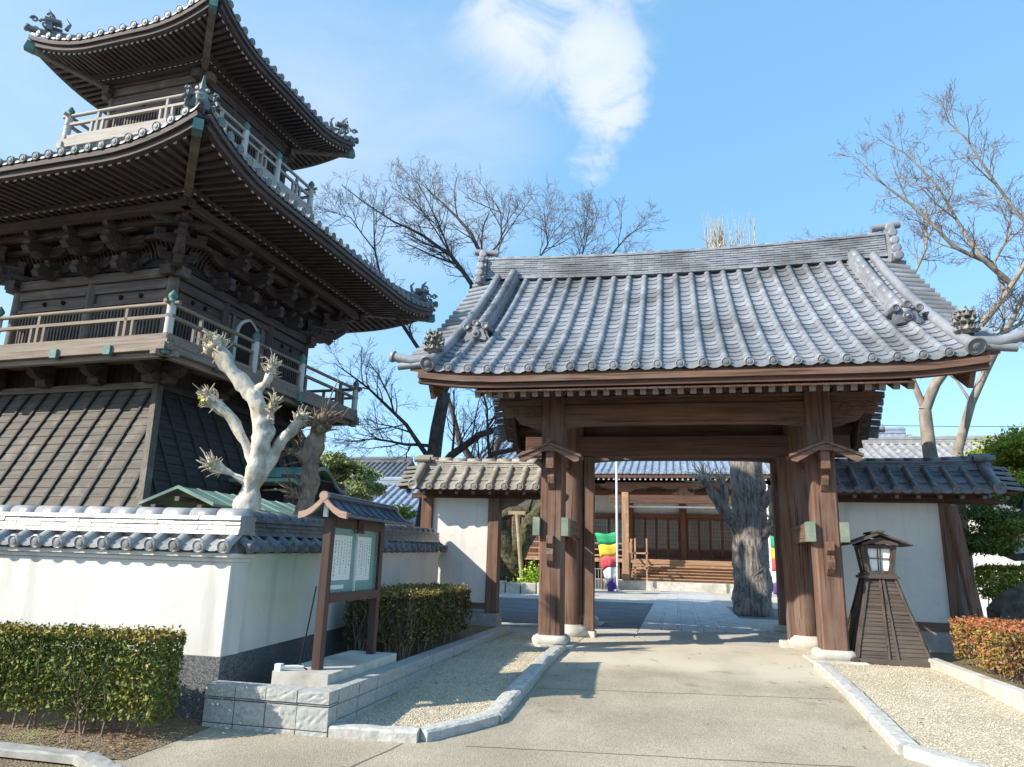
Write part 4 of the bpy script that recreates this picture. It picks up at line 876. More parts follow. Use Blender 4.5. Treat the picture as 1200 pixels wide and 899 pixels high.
# floors and balconies
def balcony(hx, hy, z, nx_, ny_, rail_h, pal, name, dark_under, mid=()):
    fl = MB().box(-hx, hx, -hy, hy, z-.08, z).build('balcony_floor', pal['x'], tw)
    for fc in FACES:
        half = hx if fc[0] == 'x' else hy; gr = 'x' if fc[0] == 'x' else 'y'; P_ = lambda s, o, zz: facept(fc, s, o, zz, hx, hy)
        MB().beam(P_(-half-.05, -.06, z-.15), P_(half+.05, -.06, z-.15), .13, .13).build('edge_beam', pal[gr], fl)
        MB().beam(P_(-half-.12, -.16, z-.27), P_(half+.12, -.16, z-.27), .12, .10).build('lower_beam', pal[gr], fl)
        for zz, w_, h_, ext in ((z+.055, .10, .10, 0), (z+rail_h*.55, .07, .06, .0), (z+rail_h*.85, .085, .075, .10)):
            if zz > z+rail_h*.8: MB().tube([P_(-half-ext, -.08, zz), P_(half+ext, -.08, zz)], .042, 8).build('rail', pal[gr], tw)
            else: MB().beam(P_(-half-ext, -.08, zz), P_(half+ext, -.08, zz), w_, h_).build('rail', pal[gr], tw)
        ns_ = nx_ if fc[0] == 'x' else ny_
        for k in range(ns_):
            mb = MB(); s = lerp(-half, half, (k+.5)/ns_); mb.beam(P_(s, -.08, z+.1), P_(s, -.08, z+rail_h*.80), .06, .07, up=(P_(0, 1, 0)-P_(0, 0, 0)))
            for q in (-.16, .16): mb.beam(P_(s+q, -.08, z+.1), P_(s+q, -.08, z+rail_h*.52), .055, .06, up=(P_(0, 1, 0)-P_(0, 0, 0)))
            mb.build('rail_strut', pal['z'], tw)
        # floor joist ends with copper caps
        if dark_under:
            for k in range(6):
                s = lerp(-half+.02, half-.02, k/5)
                if k not in (1, 3, 4): continue
                j_ = MB().beam(P_(s, -1.0, z-.17), P_(s, .02, z-.17), .13, .14, up=(0, 0, 1)).build('joist', WT['y' if gr == 'x' else 'x'], fl); MB().beam(P_(s, -.03, z-.17), P_(s, .055, z-.17), .15, .17).build('copper_cap', PATINA, j_)
    newels = [(sx*(hx-.08), sy*(hy-.08)) for sx in (-1, 1) for sy in (-1, 1)]
    for m_ in mid:
        a, b = m_; newels += [(a*(hx-.08), b*(hy-.08))]
    for (x, y) in newels:
        mb = MB(); mb.tube([(x, y, z-.02), (x, y, z+rail_h*.86)], .078, 12); nw = mb.build('newel_post', PALEN, tw)
        mb = MB(); mb.lathe((x, y, z+rail_h*.86), [(.085, 0), (.088, .03), (.06, .05), (.055, .07), (.082, .11), (.085, .15), (.05, .20), (.012, .25)], 12); mb.build('giboshi_cap', PATINA, nw)
        mb = MB(); mb.lathe((x, y, z-.28), [(.10, 0), (.10, .22)], 8); mb.build('copper_collar', PATINA, nw)
PALEN = mat('weathered_pale_newel', (.44, .43, .40), (.62, .61, .57), .75, 6, (1, 1, .2))
WPALE = wood('balcony_wood', (.13, .10, .08), (.30, .25, .195))
WUP = wood('upper_balcony_wood', (.27, .245, .215), (.45, .42, .375))
balcony(BX+1.12, BY+1.12, 4.93, 3, 4, .80, WPALE, 'low', True, mid=((1, -.28), (1, .24), (-.36, -1), (.28, -10) if False else (-.36, 1), (-1, -.28), (-1, .24)))
balcony(1.95, 2.29, 10.46, 2, 3, .76, WUP, 'up', False, mid=((1, -.3), (1, .3)))
mb = MB(); mb.box(-1.55, 1.55, -1.89, 1.89, 9.9, 10.38); mb.build('upper_base', WT['x'], tw)
# upper soffit band
mb = MB()
for k in range(3): o_ = .12+.16*k; z_ = 12.06+.09*k; mb.box(-1.30-o_, 1.30+o_, -1.64-o_, 1.64+o_, z_, z_+.085)
mb.build('corbel_band', WT['x'], tw)
# brackets under the lower balcony
for fc in FACES[:]:
    half = (BX if fc[0] == 'x' else BY)
    A = facept(fc, 1, 0, 0)-facept(fc, 0, 0, 0); Nn = facept(fc, 0, 1, 0)-facept(fc, 0, 0, 0)
    for k, s in enumerate([-half*.98, -half*.33, half*.33, half*.98]):
        mb = MB(); O = facept(fc, s, .0, 4.40)-A*.09
        mb.prism([(0, 0), (.12, -.02), (.22, .03), (.26, .12), (.40, .14), (.50, .20), (.54, .28), (.70, .30), (.80, .38), (.80, .46), (0, .46)], O, Nn, (0, 0, 1), A*.18)
        mb.lathe(facept(fc, s, .16, 4.50)-A*.13, [(.12, 0), (.12, .26)], 14, A); mb.build('carved_bracket', WT['y' if fc[0] == 'x' else 'x'], tw)
# bracket complexes carrying the lower eave
def complex_at(fc, s, diag=False, big=1.0):
    A = facept(fc, 1, 0, 0)-facept(fc, 0, 0, 0); Nn = facept(fc, 0, 1, 0)-facept(fc, 0, 0, 0)
    if diag: Nn = (Nn+A*(1 if s > 0 else -1)).normalized()*1.25; A2 = Nn.cross(Vector((0, 0, 1))).normalized()
    else: A2 = A
    mb = MB(); O = facept(fc, s, 0, 6.80)
    mb.prism([(-.13, 0), (-.2, .07), (-.2, .16), (.2, .16), (.2, .07), (.13, 0)], O-Nn.normalized()*.2, A2, (0, 0, 1), Nn.normalized()*.40)
    for k in range(3):
        o = .30*k; z = .16+.24*k
        mb.prism([(-.1, 0), (.16+o, 0), (.30+o, .05), (.36+o, .14), (.36+o, .18), (-.1, .18)], O-A2*.055+Vector((0, 0, z)), Nn, (0, 0, 1), A2*.11)
        w_ = .38+.10*k; c = O+Nn*(o+.02)
        mb.prism([(-w_, .17), (-w_, .10), (-w_*.8, .02), (-w_*.5, 0), (w_*.5, 0), (w_*.8, .02), (w_, .10), (w_, .17)], c+Vector((0, 0, z))-Nn.normalized()*.055, A2, (0, 0, 1), Nn.normalized()*.11)
        for q in (-.85, 0, .85):
            mb.prism([(-.07, 0), (-.10, .03), (-.10, .09), (.10, .09), (.10, .03), (.07, 0)], c+A2*w_*q*.95+Vector((0, 0, z+.16))-Nn.normalized()*.08, A2, (0, 0, 1), Nn.normalized()*.16)
    # carved beast-head nosing: two lobed blocks pointing out
    for k, (z, L_) in enumerate(((.0, .55), (.42, .85))):
        mb.prism([(0, -.02), (L_*.6, -.06), (L_*.8, -.02), (L_*.95, -.08), (L_*1.08, .02), (L_, .10), (L_*1.02, .17), (L_*.85, .22), (L_*.5, .16), (0, .18)], O-A2*.08+Vector((0, 0, z)), Nn, (0, 0, 1), A2*.16)
    if diag:
        mb.tube([O+Nn*.3+Vector((0, 0, .25)), O+Nn*.62+Vector((0, 0, .18)), O+Nn*.80+Vector((0, 0, .34)), O+Nn*.72+Vector((0, 0, .5))], [.11, .10, .07, .03], 8)
    mb.build('bracket_set', WT['x'], tw)
for fc in FACES:
    half = (BX if fc[0] == 'x' else BY); colsv = (-half*.5, 0, half*.5) if fc[0] == 'x' else (-.82*1.6, -.5, .5, .82*1.6)
    for s in colsv: complex_at(fc, s)
    A = facept(fc, 1, 0, 0)-facept(fc, 0, 0, 0); gr = 'x' if fc[0] == 'x' else 'y'
    # stepped purlins and the ribbed cove
    for (o, z, w_, h_) in ((.0, 7.36, .12, .14), (.32, 7.40, .10, .10), (.64, 7.56, .12, .12), (.98, 7.64, .16, .16)):
        MB().beam(facept(fc, -half-o-.15, o, z), facept(fc, half+o+.15, o, z), w_, h_).build('purlin', WT[gr], tw)
    mb = MB(); mb.add([facept(fc, -half, .0, 6.9), facept(fc, half, .0, 6.9), facept(fc, half, 0, 7.4), facept(fc, -half, 0, 7.4)], [(0, 1, 2, 3)])
    mb.add([facept(fc, -half-.3, .30, 7.50), facept(fc, half+.3, .30, 7.50), facept(fc, half+1.0, 1.0, 7.82), facept(fc, -half-1.0, 1.0, 7.82)], [(0, 1, 2, 3)]); mb.build('board_lining', WD[gr], tw)
    mb = MB(); mb2 = MB(); n = int(2*half/.11)
    for k in range(n+1):
        s = lerp(-half+.05, half-.05, k/n)
        mb.sweep([facept(fc, s, .66, 7.66), facept(fc, s, .78, 7.70), facept(fc, s, .90, 7.78), facept(fc, s, .96, 7.86)], [(-.02, -.025), (.02, -.025), (.02, .025), (-.02, .025)])
        mb2.sweep([facept(fc, s, .04, 7.06), facept(fc, s, .10, 7.22), facept(fc, s, .22, 7.36), facept(fc, s, .32, 7.44)], [(-.02, -.025), (.02, -.025), (.02, .025), (-.02, .025)])
    mb.build('cove_ribs', WT['z'], tw); mb2.build('cove_ribs', WT['z'], tw)
for sx in (-1, 1):
    complex_at(('x', 1, -1), sx*BX, True); complex_at(('x', 1, 1), sx*BX, True)
mb = MB(); mb.box(-1.5, 1.5, -1.8, 1.8, 7.8, 9.95); mb.build('roof_core', DARK, tw)

# ================================================================ NOTICE BOARD
nb = thing('notice_board', 'brown framed notice board with white sheets behind glass and a small dark pitched roof', 'notice board', (-3.28, 7.1, .2))
bx = -3.28
pl = MB().box(-3.60, -3.05, 6.32, 7.98, -.05, .205).build('concrete_plinth', STONE); tag(pl, 'pale low stone plinth under the notice board', 'plinth')
for y in (6.56, 7.80): MB().box(bx-.042, bx+.042, y-.045, y+.045, .2, 1.62).build('post', WB['z'], nb, bevel=.006)
for z, hh in ((.84, .09), (1.56, .10)): MB().box(bx-.045, bx+.045, 6.6, 7.76, z-hh/2, z+hh/2).build('rail', WB['y'], nb)
MB().box(bx-.045, bx-.02, 6.62, 7.74, .885, 1.51).build('back_panel', GREENFELT, nb)
for (y0, y1, z0, z1, lb) in ((6.70, 7.12, 1.00, 1.44, 'white sheet with columns of brushed writing, nearer post'), (7.22, 7.62, .99, 1.44, 'white sheet with columns of brushed writing, farther half')):
    sh = MB().box(bx-.018, bx-.012, y0, y1, z0, z1).build('notice_sheet', PAPER, nb, lb)
    mb = MB(); rnd = random.Random(int(y0*100))
    for c in range(6):
        yc = y0+.05+c*(y1-y0-.09)/5; sz = .022 if c in (0, 5) else .016; z = z1-.04-rnd.uniform(0, .03)
        while z > z0+.05+(.10 if c % 2 else .0):
            for k in range(5):      # a few brush strokes per character
                a = rnd.choice((0, 0, 90, 45, -50)); ln = sz*rnd.uniform(.35, .6); oy, oz = rnd.uniform(-.3, .3)*sz, rnd.uniform(-.35, .35)*sz
                dy_, dz_ = math.cos(R(a))*ln, math.sin(R(a))*ln; ny, nz_ = -math.sin(R(a))*.0026, math.cos(R(a))*.0026
                mb.add([(bx-.0105, yc+oy-dy_+ny, z+oz-dz_+nz_), (bx-.0105, yc+oy+dy_+ny, z+oz+dz_+nz_), (bx-.0105, yc+oy+dy_-ny, z+oz+dz_-nz_), (bx-.0105, yc+oy-dy_-ny, z+oz-dz_-nz_)], [(0, 1, 2, 3)])
            z -= sz*1.5+.004
    mb.build('writing', INK, sh)
MB().box(bx-.018, bx-.012, 6.72, 7.0, .915, .955).build('notice_sheet', PAPER, nb, 'narrow pale strip below the sheets')
gl = bpy.data.materials.new('board_glass'); gl.use_nodes = True; b_ = gl.node_tree.nodes['Principled BSDF']; b_.inputs['Base Color'].default_value = (.8, .95, .9, 1); b_.inputs['Roughness'].default_value = .04; b_.inputs['Alpha'].default_value = .10; b_.inputs['Specular IOR Level'].default_value = .8
for y0, y1 in ((6.62, 7.17), (7.18, 7.74)): MB().box(bx+.012, bx+.018, y0, y1, .885, 1.51).build('glass_pane', gl, nb)
MB().box(bx+.008, bx+.03, 7.168, 7.180, .885, 1.51).build('mullion', WHITE_METAL, nb)
mb = MB()
for k in range(4): mb.box(bx+.045, bx+.06, 7.10+k*.04, 7.125+k*.04, 1.47, 1.60)
mb.box(bx+.045, bx+.065, 7.08, 7.26, 1.47, 1.485); mb.box(bx+.045, bx+.065, 7.08, 7.26, 1.585, 1.60); mb.build('carved_crest', WB['x'], nb)
RB = [(0, .20), (.055, .145), (.11, .095), (.18, .055), (.25, .04)]
mb = MB()
for q in (-1, 1):
    V = []
    for y in (6.42, 8.20):
        for dz in (0, -.025): V += [(bx+q*a, y, 1.58+b+dz) for a, b in RB]
    n = 5; mb.add(V, [(i, i+1, 2*n+i+1, 2*n+i) for i in range(4)]+[(n+i, 3*n+i, 3*n+i+1, n+i+1) for i in range(4)]+[(i, n+i, n+i+1, i+1) for i in range(4)]+[(2*n+i, 2*n+i+1, 3*n+i+1, 3*n+i) for i in range(4)]+[(4, 9, 19, 14)])
    for k in range(9):
        y = 6.48+k*.21; mb.sweep([(bx+q*a, y, 1.58+b+.006) for a, b in RB], [(-.006, -.004), (.006, -.004), (.006, .010), (-.006, .010)])
mb.tube([(bx, 6.40, 1.80), (bx, 8.22, 1.80)], .034, 10)
mb.build('roof', mat('dark_sheet_roof', (.055, .065, .085), (.10, .115, .14), .35), nb)
for y in (6.38, 8.21):
    mb = MB()
    for q in (-1, 1):
        o_ = [(q*a, 1.60+b) for a, b in RB]; i_ = [(q*a, 1.55+b-.012) for a, b in RB]; mb.prism(o_+i_[::-1], (bx, y, 0), (1, 0, 0), (0, 0, 1), (0, .04, 0))
    mb.lathe((bx, y-.005, 1.795), [(.045, 0), (.045, .05)], 12, (0, 1, 0)); mb.build('gable_board', WBP['x'], nb)
mb = MB(); mb.box(bx-.02, bx+.02, 6.44, 6.47, 1.6, 1.72); mb.build('gable_strut', WHITE_METAL, nb)
mb = MB(); mb.tube([(bx-.07, 6.50, .21), (bx-.13, 6.46, .24), (bx-.10, 6.5, .6), (bx-.065, 6.52, .95)], .008, 6); mb.build('cable', DARK, nb)
mb = MB(); mb.tube([(-3.56, 6.34, .235), (-3.46, 6.42, .235), (-3.38, 6.48, .23)], .017, 8); mb.cbox((-3.56, 6.36, .235), (.06, .06, .06)); tag(mb.build('pipe_elbow', WHITE_METAL), 'white plastic conduit box lying on the plinth at the foot of the board post', 'conduit box')

# ================================================================ LANTERN
ln = thing('wooden_lantern', 'tall dark wooden lantern with flared slatted base and gabled lamp house', 'lantern', (2.88, 11.72, 0))
lx, ly = 2.87, 11.74
def fr(z): return lerp(.47, .185, smooth01((z-.05)/1.08)*.25+(z-.05)/1.08*.75)
body = MB(); n = 20
for i in range(n):
    z0, z1 = .07+1.07*i/n, .07+1.07*(i+1)/n; a, b = fr(z0)+.010, fr(z1)
    for (ux, uy) in ((1, 0), (0, 1), (-1, 0), (0, -1)):
        vx, vy = -uy, ux; P_ = lambda o, s, z: (lx+ux*o+vx*s, ly+uy*o+vy*s, z)
        body.add([P_(a, -a, z0), P_(a, a, z0), P_(b, b, z1), P_(b, -b, z1), P_(a-.012, -a, z0), P_(a-.012, a, z0)], [(0, 1, 2, 3), (0, 4, 5, 1)])
bo = body.build('slatted_base', WLA['x'], ln)
mb = MB()
for (ux, uy) in ((1, 0), (0, 1), (-1, 0), (0, -1)):
    vx, vy = -uy, ux
    for k in (-.98, -.12, .12, .98):
        pts = [(lx+ux*(fr(z)+.018)+vx*fr(z)*k, ly+uy*(fr(z)+.018)+vy*fr(z)*k, z) for z in (.06, .4, .75, 1.14)]
        for a, b in zip(pts, pts[1:]): mb.beam(a, b, .03, .022, up=(ux, uy, 0))
mb.build('battens', WLA['z'], bo)
mb = MB()
for (ux, uy) in ((1, 0), (0, 1), (-1, 0), (0, -1)): vx, vy = -uy, ux; mb.beam((lx+ux*.50-vx*.56, ly+uy*.50-vy*.56, .045), (lx+ux*.50+vx*.56, ly+uy*.50+vy*.56, .045), .07, .06)
mb.build('base_frame', WLA['x'], ln)
MB().box(lx-.24, lx+.24, ly-.24, ly+.24, 1.14, 1.18).build('ledge', WLA['x'], ln); MB().box(lx-.21, lx+.21, ly-.21, ly+.21, 1.18, 1.215).build('ledge', WLA['x'], ln)
for sx in (-1, 1):
    for sy in (-1, 1): MB().beam((lx+sx*.165, ly+sy*.165, 1.21), (lx+sx*.215, ly+sy*.215, 1.60), .04, .04, up=(0, 1, 0)).build('lamp_post', WLA['z'], ln)
pan = MB()
for (ux, uy) in ((1, 0), (0, 1), (-1, 0), (0, -1)):
    vx, vy = -uy, ux; a, b = .155, .20; pan.add([(lx+ux*a-vx*a, ly+uy*a-vy*a, 1.22), (lx+ux*a+vx*a, ly+uy*a+vy*a, 1.22), (lx+ux*b+vx*b, ly+uy*b+vy*b, 1.60), (lx+ux*b-vx*b, ly+uy*b-vy*b, 1.60)], [(0, 1, 2, 3)])
pn = pan.build('paper_panes', PAPER, ln)
mb = MB()
for (ux, uy) in ((1, 0), (0, 1), (-1, 0), (0, -1)):
    vx, vy = -uy, ux
    def Q(k, z, e=.012): a = lerp(.155, .20, (z-1.22)/.38); return (lx+ux*(a+e)+vx*a*k, ly+uy*(a+e)+vy*a*k, z)
    for k in (-.10, .10): mb.beam(Q(k, 1.22), Q(k, 1.6), .012, .012, up=(ux, uy, 0))
    mb.beam(Q(-1, 1.42), Q(1, 1.42), .012, .012); mb.beam(Q(-1, 1.235), Q(1, 1.235), .03, .03); mb.beam(Q(-1, 1.585), Q(1, 1.585), .035, .05)
    for k in (-1, 1):
        pts = [Q(k*.9, z, .014) for z in (1.24, 1.34, 1.42, 1.50, 1.6)]; mb.sweep(pts, [(-.02, -.006), (.02, -.006), (.02, .006), (-.02, .006)], up=(ux, uy, 0), scales=[1.6, 1.0, 1.5, 1.0, 1.7])
mb.build('lattice', WLA['z'], pn)
mb = MB()
for q in (-1, 1):
    V = [(lx, ly-.36, 1.785), (lx, ly+.36, 1.785), (lx+q*.42, ly+.36, 1.625), (lx+q*.42, ly-.36, 1.625), (lx, ly-.36, 1.755), (lx, ly+.36, 1.755), (lx+q*.42, ly+.36, 1.600), (lx+q*.42, ly-.36, 1.600)]
    mb.add(V, [(0, 1, 2, 3), (7, 6, 5, 4), (0, 3, 7, 4), (1, 5, 6, 2), (3, 2, 6, 7)])
mb.beam((lx, ly-.40, 1.795), (lx, ly+.40, 1.795), .10, .03); mb.build('roof', WLA['y'], ln)
mb = MB()
for y in (ly-.30, ly+.28): mb.prism([(-.24, 0), (-.10, .03), (0, .015), (.10, .03), (.24, 0), (.24, .03), (0, .12), (-.24, .03)], (lx, y, 1.60), (1, 0, 0), (0, 0, 1), (0, .025, 0))
mb.build('gable_board', WLA['x'], ln)

# ================================================================ HEDGES
def hedge(name, label, x0, x1, y0, y1, z0, z1, n, m_side, m_top, seed, size=.02, slope=None, topf=.35, ins=DARK):
    """clipped hedge: stems, twigs and loose leaves through the outer shell"""
    t = thing(name, label, 'hedge', ((x0+x1)/2, (y0+y1)/2, z0), 'clipped hedges'); rnd = random.Random(seed)
    def wob(x, y, z): return .075*noise.noise(Vector((x*2.2, y*2.2, z*2.2+seed)))+.03*noise.noise(Vector((x*7, y*7, z*7)))
    shy = slope or (lambda y: 0)
    dx_, dy_, dz_ = x1-x0, y1-y0, z1-z0; areas = [dx_*dz_, dx_*dz_*.6, dy_*dz_, dy_*dz_*.8, dx_*dy_*1.3]; tot = sum(areas)
    def samp(r):
        q = r.uniform(0, tot); k = 0
        while q > areas[k]: q -= areas[k]; k += 1
        dep = abs(r.gauss(0, .035)); u_, v_ = r.random(), r.random()**.85
        zz = lerp(z0+.10, z1, v_)
        if r.random() < .28: k = 5; p = [lerp(x0+.03, x1-.03, u_), lerp(y0+.03, y1-.03, r.random()), lerp(z0+.2, z1-.03, r.random())]
        elif k == 0: p = [lerp(x0, x1, u_), y0+dep, zz]
        elif k == 1: p = [lerp(x0, x1, u_), y1-dep, zz]
        elif k == 2: p = [x1-dep, lerp(y0, y1, u_), zz]
        elif k == 3: p = [x0+dep, lerp(y0, y1, u_), zz]
        else: p = [lerp(x0, x1, u_), lerp(y0, y1, r.random()), z1-dep*.7+max(0, r.gauss(0, .022))]
        w_ = wob(*p); p[0] += w_*(1 if k == 2 else -1 if k == 3 else .3); p[1] += w_*(-1 if k == 0 else 1 if k == 1 else .3); p[2] += w_*.6+shy(p[1])
        # round the edges
        ex = min(p[0]-x0, x1-p[0]); ey = min(p[1]-y0, y1-p[1]); ez = z1+shy(p[1])-p[2]; e = min(ex, ey)
        if e < .06 and ez < .06: p[2] -= .03*r.random()
        if r.random() < .5*(noise.noise(Vector((p[0]*5, p[1]*5, p[2]*5)))+.25) and k < 4:      # thin patches
            p[2] = max(z0+.15, p[2]-.03); p[1 if k < 2 else 0] += (.05 if k in (0, 3) else -.05)
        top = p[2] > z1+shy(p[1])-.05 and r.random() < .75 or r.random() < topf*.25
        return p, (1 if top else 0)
    mb = MB(); leaf_cloud(mb, samp, n, size, 0, seed); mb.build('leaves', [m_side, m_top], t)
    mb = MB()
    for k in range(int(dx_*dy_*30)+16):
        x, y = rnd.uniform(x0+.06, x1-.06), rnd.uniform(y0+.06, y1-.06); b0 = Vector((x, y, z0-.04+shy(y)*.3))
        if rnd.random() < .45: y = rnd.uniform(y0+.05, y0+.18); b0.y = y
        p1 = b0+Vector((rnd.uniform(-.05, .05), rnd.uniform(-.03, .03), .18)); mb.tube([b0, p1], [.012, .009], 5)
        for q in range(6):
            e = Vector((min(x1-.02, max(x0+.02, p1.x+rnd.uniform(-.28, .28))), min(y1-.02, max(y0+.01, p1.y+rnd.uniform(-.2, .2))), lerp(z0+.2, z1-.03, rnd.random()**.7)+shy(y))); mid = lerp(p1, e, .5)+Vector((rnd.uniform(-.04, .04), rnd.uniform(-.04, .04), -.02))
            mb.tube([p1, mid, e], [.006, .004, .0025], 4)
    mb.build('stems', TWIG_R, t)
    return t
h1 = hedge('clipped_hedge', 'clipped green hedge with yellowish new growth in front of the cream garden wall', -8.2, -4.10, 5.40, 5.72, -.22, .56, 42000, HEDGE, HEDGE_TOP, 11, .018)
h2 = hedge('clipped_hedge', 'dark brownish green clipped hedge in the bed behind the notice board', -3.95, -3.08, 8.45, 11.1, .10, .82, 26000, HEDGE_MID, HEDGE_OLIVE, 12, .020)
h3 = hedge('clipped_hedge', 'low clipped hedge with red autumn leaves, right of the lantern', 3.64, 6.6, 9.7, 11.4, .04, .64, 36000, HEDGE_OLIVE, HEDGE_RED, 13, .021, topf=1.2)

# fallen leaves and dry grass (loose cover)
def litter(name, boxes, n, m, size, seed, dz=0):
    mb = MB(); rnd = random.Random(seed)
    for i in range(n):
        x0, x1, y0, y1 = rnd.choice(boxes); x, y = rnd.uniform(x0, x1), rnd.uniform(y0, y1); a = rnd.uniform(0, 6.3); s = size*rnd.uniform(.5, 1.3); z = g(y)+dz+rnd.uniform(.004, .02)
        c_, s_ = math.cos(a)*s, math.sin(a)*s; mb.add([(x-c_, y-s_, z), (x+s_*.5, y-c_*.5, z+s*.3), (x+c_, y+s_, z), (x-s_*.5, y+c_*.5, z-s*.1)], [(0, 1, 2, 3)])
    o = mb.build(name, m); o['kind'] = 'stuff'; o['label'] = 'small brown fallen leaves scattered on the soil beds'; return o
litter('fallen_leaves', [(-1.5, -1.2, 6.6, 11), (1.3, 1.65, 6.8, 11), (-1.4, 1.6, 5, 14), (-2.8, -1.9, 6.4, 12), (2, 3.2, 6.5, 12)], 110, LITTER, .022, 8, .004)
litter('leaf_litter', [(-7, -3.97, 5.0, 5.5), (-5, -3.97, 5.0, 6.1), (3.5, 6, 8.4, 9.8), (-3.95, -3.05, 6.3, 8)], 1500, LITTER, .018, 5, .01)
def pebbles(name, label, xf, ys, n, size, m, seed):
    mb = MB(); rnd = random.Random(seed)
    for i in range(n):
        y = lerp(ys[0], ys[1], rnd.random()**1.5); x = lerp(xf(y)[0], xf(y)[1], rnd.random()); s = size*rnd.uniform(.4, 1.2); z = g(y)+.008; c = Vector((x, y, z))
        a = [Vector((math.cos(t_)*s*rnd.uniform(.7, 1.1), math.sin(t_)*s*rnd.uniform(.7, 1.1), 0)) for t_ in (0, 1.3, 2.6, 3.9, 5.1)]
        top = c+Vector((rnd.uniform(-.3, .3)*s, rnd.uniform(-.3, .3)*s, s*.7)); mb.add([c+v for v in a]+[top], [(k, (k+1) % 5, 5) for k in range(5)])
    o = mb.build(name, m); o['kind'] = 'stuff'; o['label'] = label; return o
PEB = mat('pebbles', (.38, .33, .24), (.56, .49, .37), .85, 8, island=.3)
pebbles('pebbles', 'loose tan pebbles of the left gravel bed', lambda y: (-2.84, KL(y)-.10), (6.25, 12.6), 9000, .012, PEB, 3)
pebbles('pebbles', 'loose tan pebbles of the right gravel bed', lambda y: (KR(y)+.14, 3.44), (5.6, 12.4), 12000, .012, PEB, 4)

# ================================================================ TREES
def limb_pts(p0, d, L_, rnd, n=5, wig=.18, lift=.10):
    pts = [Vector(p0)]; d = Vector(d).normalized(); st = L_/n
    for i in range(n):
        d = (d+Vector((rnd.gauss(0, wig), rnd.gauss(0, wig), rnd.gauss(0, wig*.7)+lift))).normalized(); pts.append(pts[-1]+d*st)
    return pts
def grow(mb, pts, r0_, r1_, level, rnd, cfg):
    n = len(pts)-1; L_ = sum((pts[i+1]-pts[i]).length for i in range(n)); sides = (8, 6, 4, 3, 3)[min(level, 4)]
    mb.tube(pts, [lerp(r0_, r1_, i/n) for i in range(n+1)], sides, 0 if level < 2 else 1, caps=level < 2)
    if level >= cfg['levels']: return
    k = cfg['kids'][min(level, len(cfg['kids'])-1)]; k = max(2, int(k*L_/cfg['len'][min(level, len(cfg['len'])-1)])) if level else k
    for q in range(k):
        t = lerp(cfg.get('start', .25) if level == 0 else .15, 1.0, (q+rnd.random())/k); i = min(n-1, int(t*n)); f = t*n-i; p = lerp(pts[i], pts[i+1], f); d = (pts[i+1]-pts[i]).normalized()
        ax = d.cross(Vector((rnd.gauss(0, 1), rnd.gauss(0, 1), rnd.gauss(0, 1)))).normalized(); a = R(rnd.uniform(*cfg['ang'])); nd = d*math.cos(a)+ax*math.sin(a)
        ll = cfg['len'][min(level+1, len(cfg['len'])-1)]*rnd.uniform(.55, 1.25)*(1.2-.75*t); rr = lerp(r0_, r1_, t)*.62
        rr = max(cfg['rmin'], min(rr, ll*.022))
        grow(mb, limb_pts(p, nd, ll, rnd, 4 if level < 2 else 3, cfg['wig'], cfg['lift']), rr, max(cfg['rmin'], rr*.4), level+1, rnd, cfg)
def bare_tree(name, label, base, trunk, limbs, bark, twig, cfg, seed, group=None):
    """trunk: [(point, radius)...]; limbs: list of such lists, all in metres"""
    t = thing(name, label, 'tree', base, group or 'bare cherry trees behind the walls'); rnd = random.Random(seed)
    mb = MB(); mb.tube([p for p, r in trunk], [r for p, r in trunk], 12)
    mb.build('trunk', bark, t); mb = MB()
    for lm in limbs:
        P_ = [Vector(p) for p, r in lm]; fine = [P_[0]]
        for a, b in zip(P_, P_[1:]): fine += [lerp(a, b, .5)+Vector((rnd.uniform(-.04, .04), rnd.uniform(-.04, .04), rnd.uniform(-.04, .04)))*(b-a).length*.5, b]
        grow(mb, fine, lm[0][1], lm[-1][1], 0, rnd, cfg)
    mb.build('crown', [bark, twig], t); return t
CH = dict(levels=4, kids=(13, 7, 5, 5), len=(4, 1.45, .75, .38, .22), ang=(25, 60), rmin=.0038, wig=.14, lift=.07)
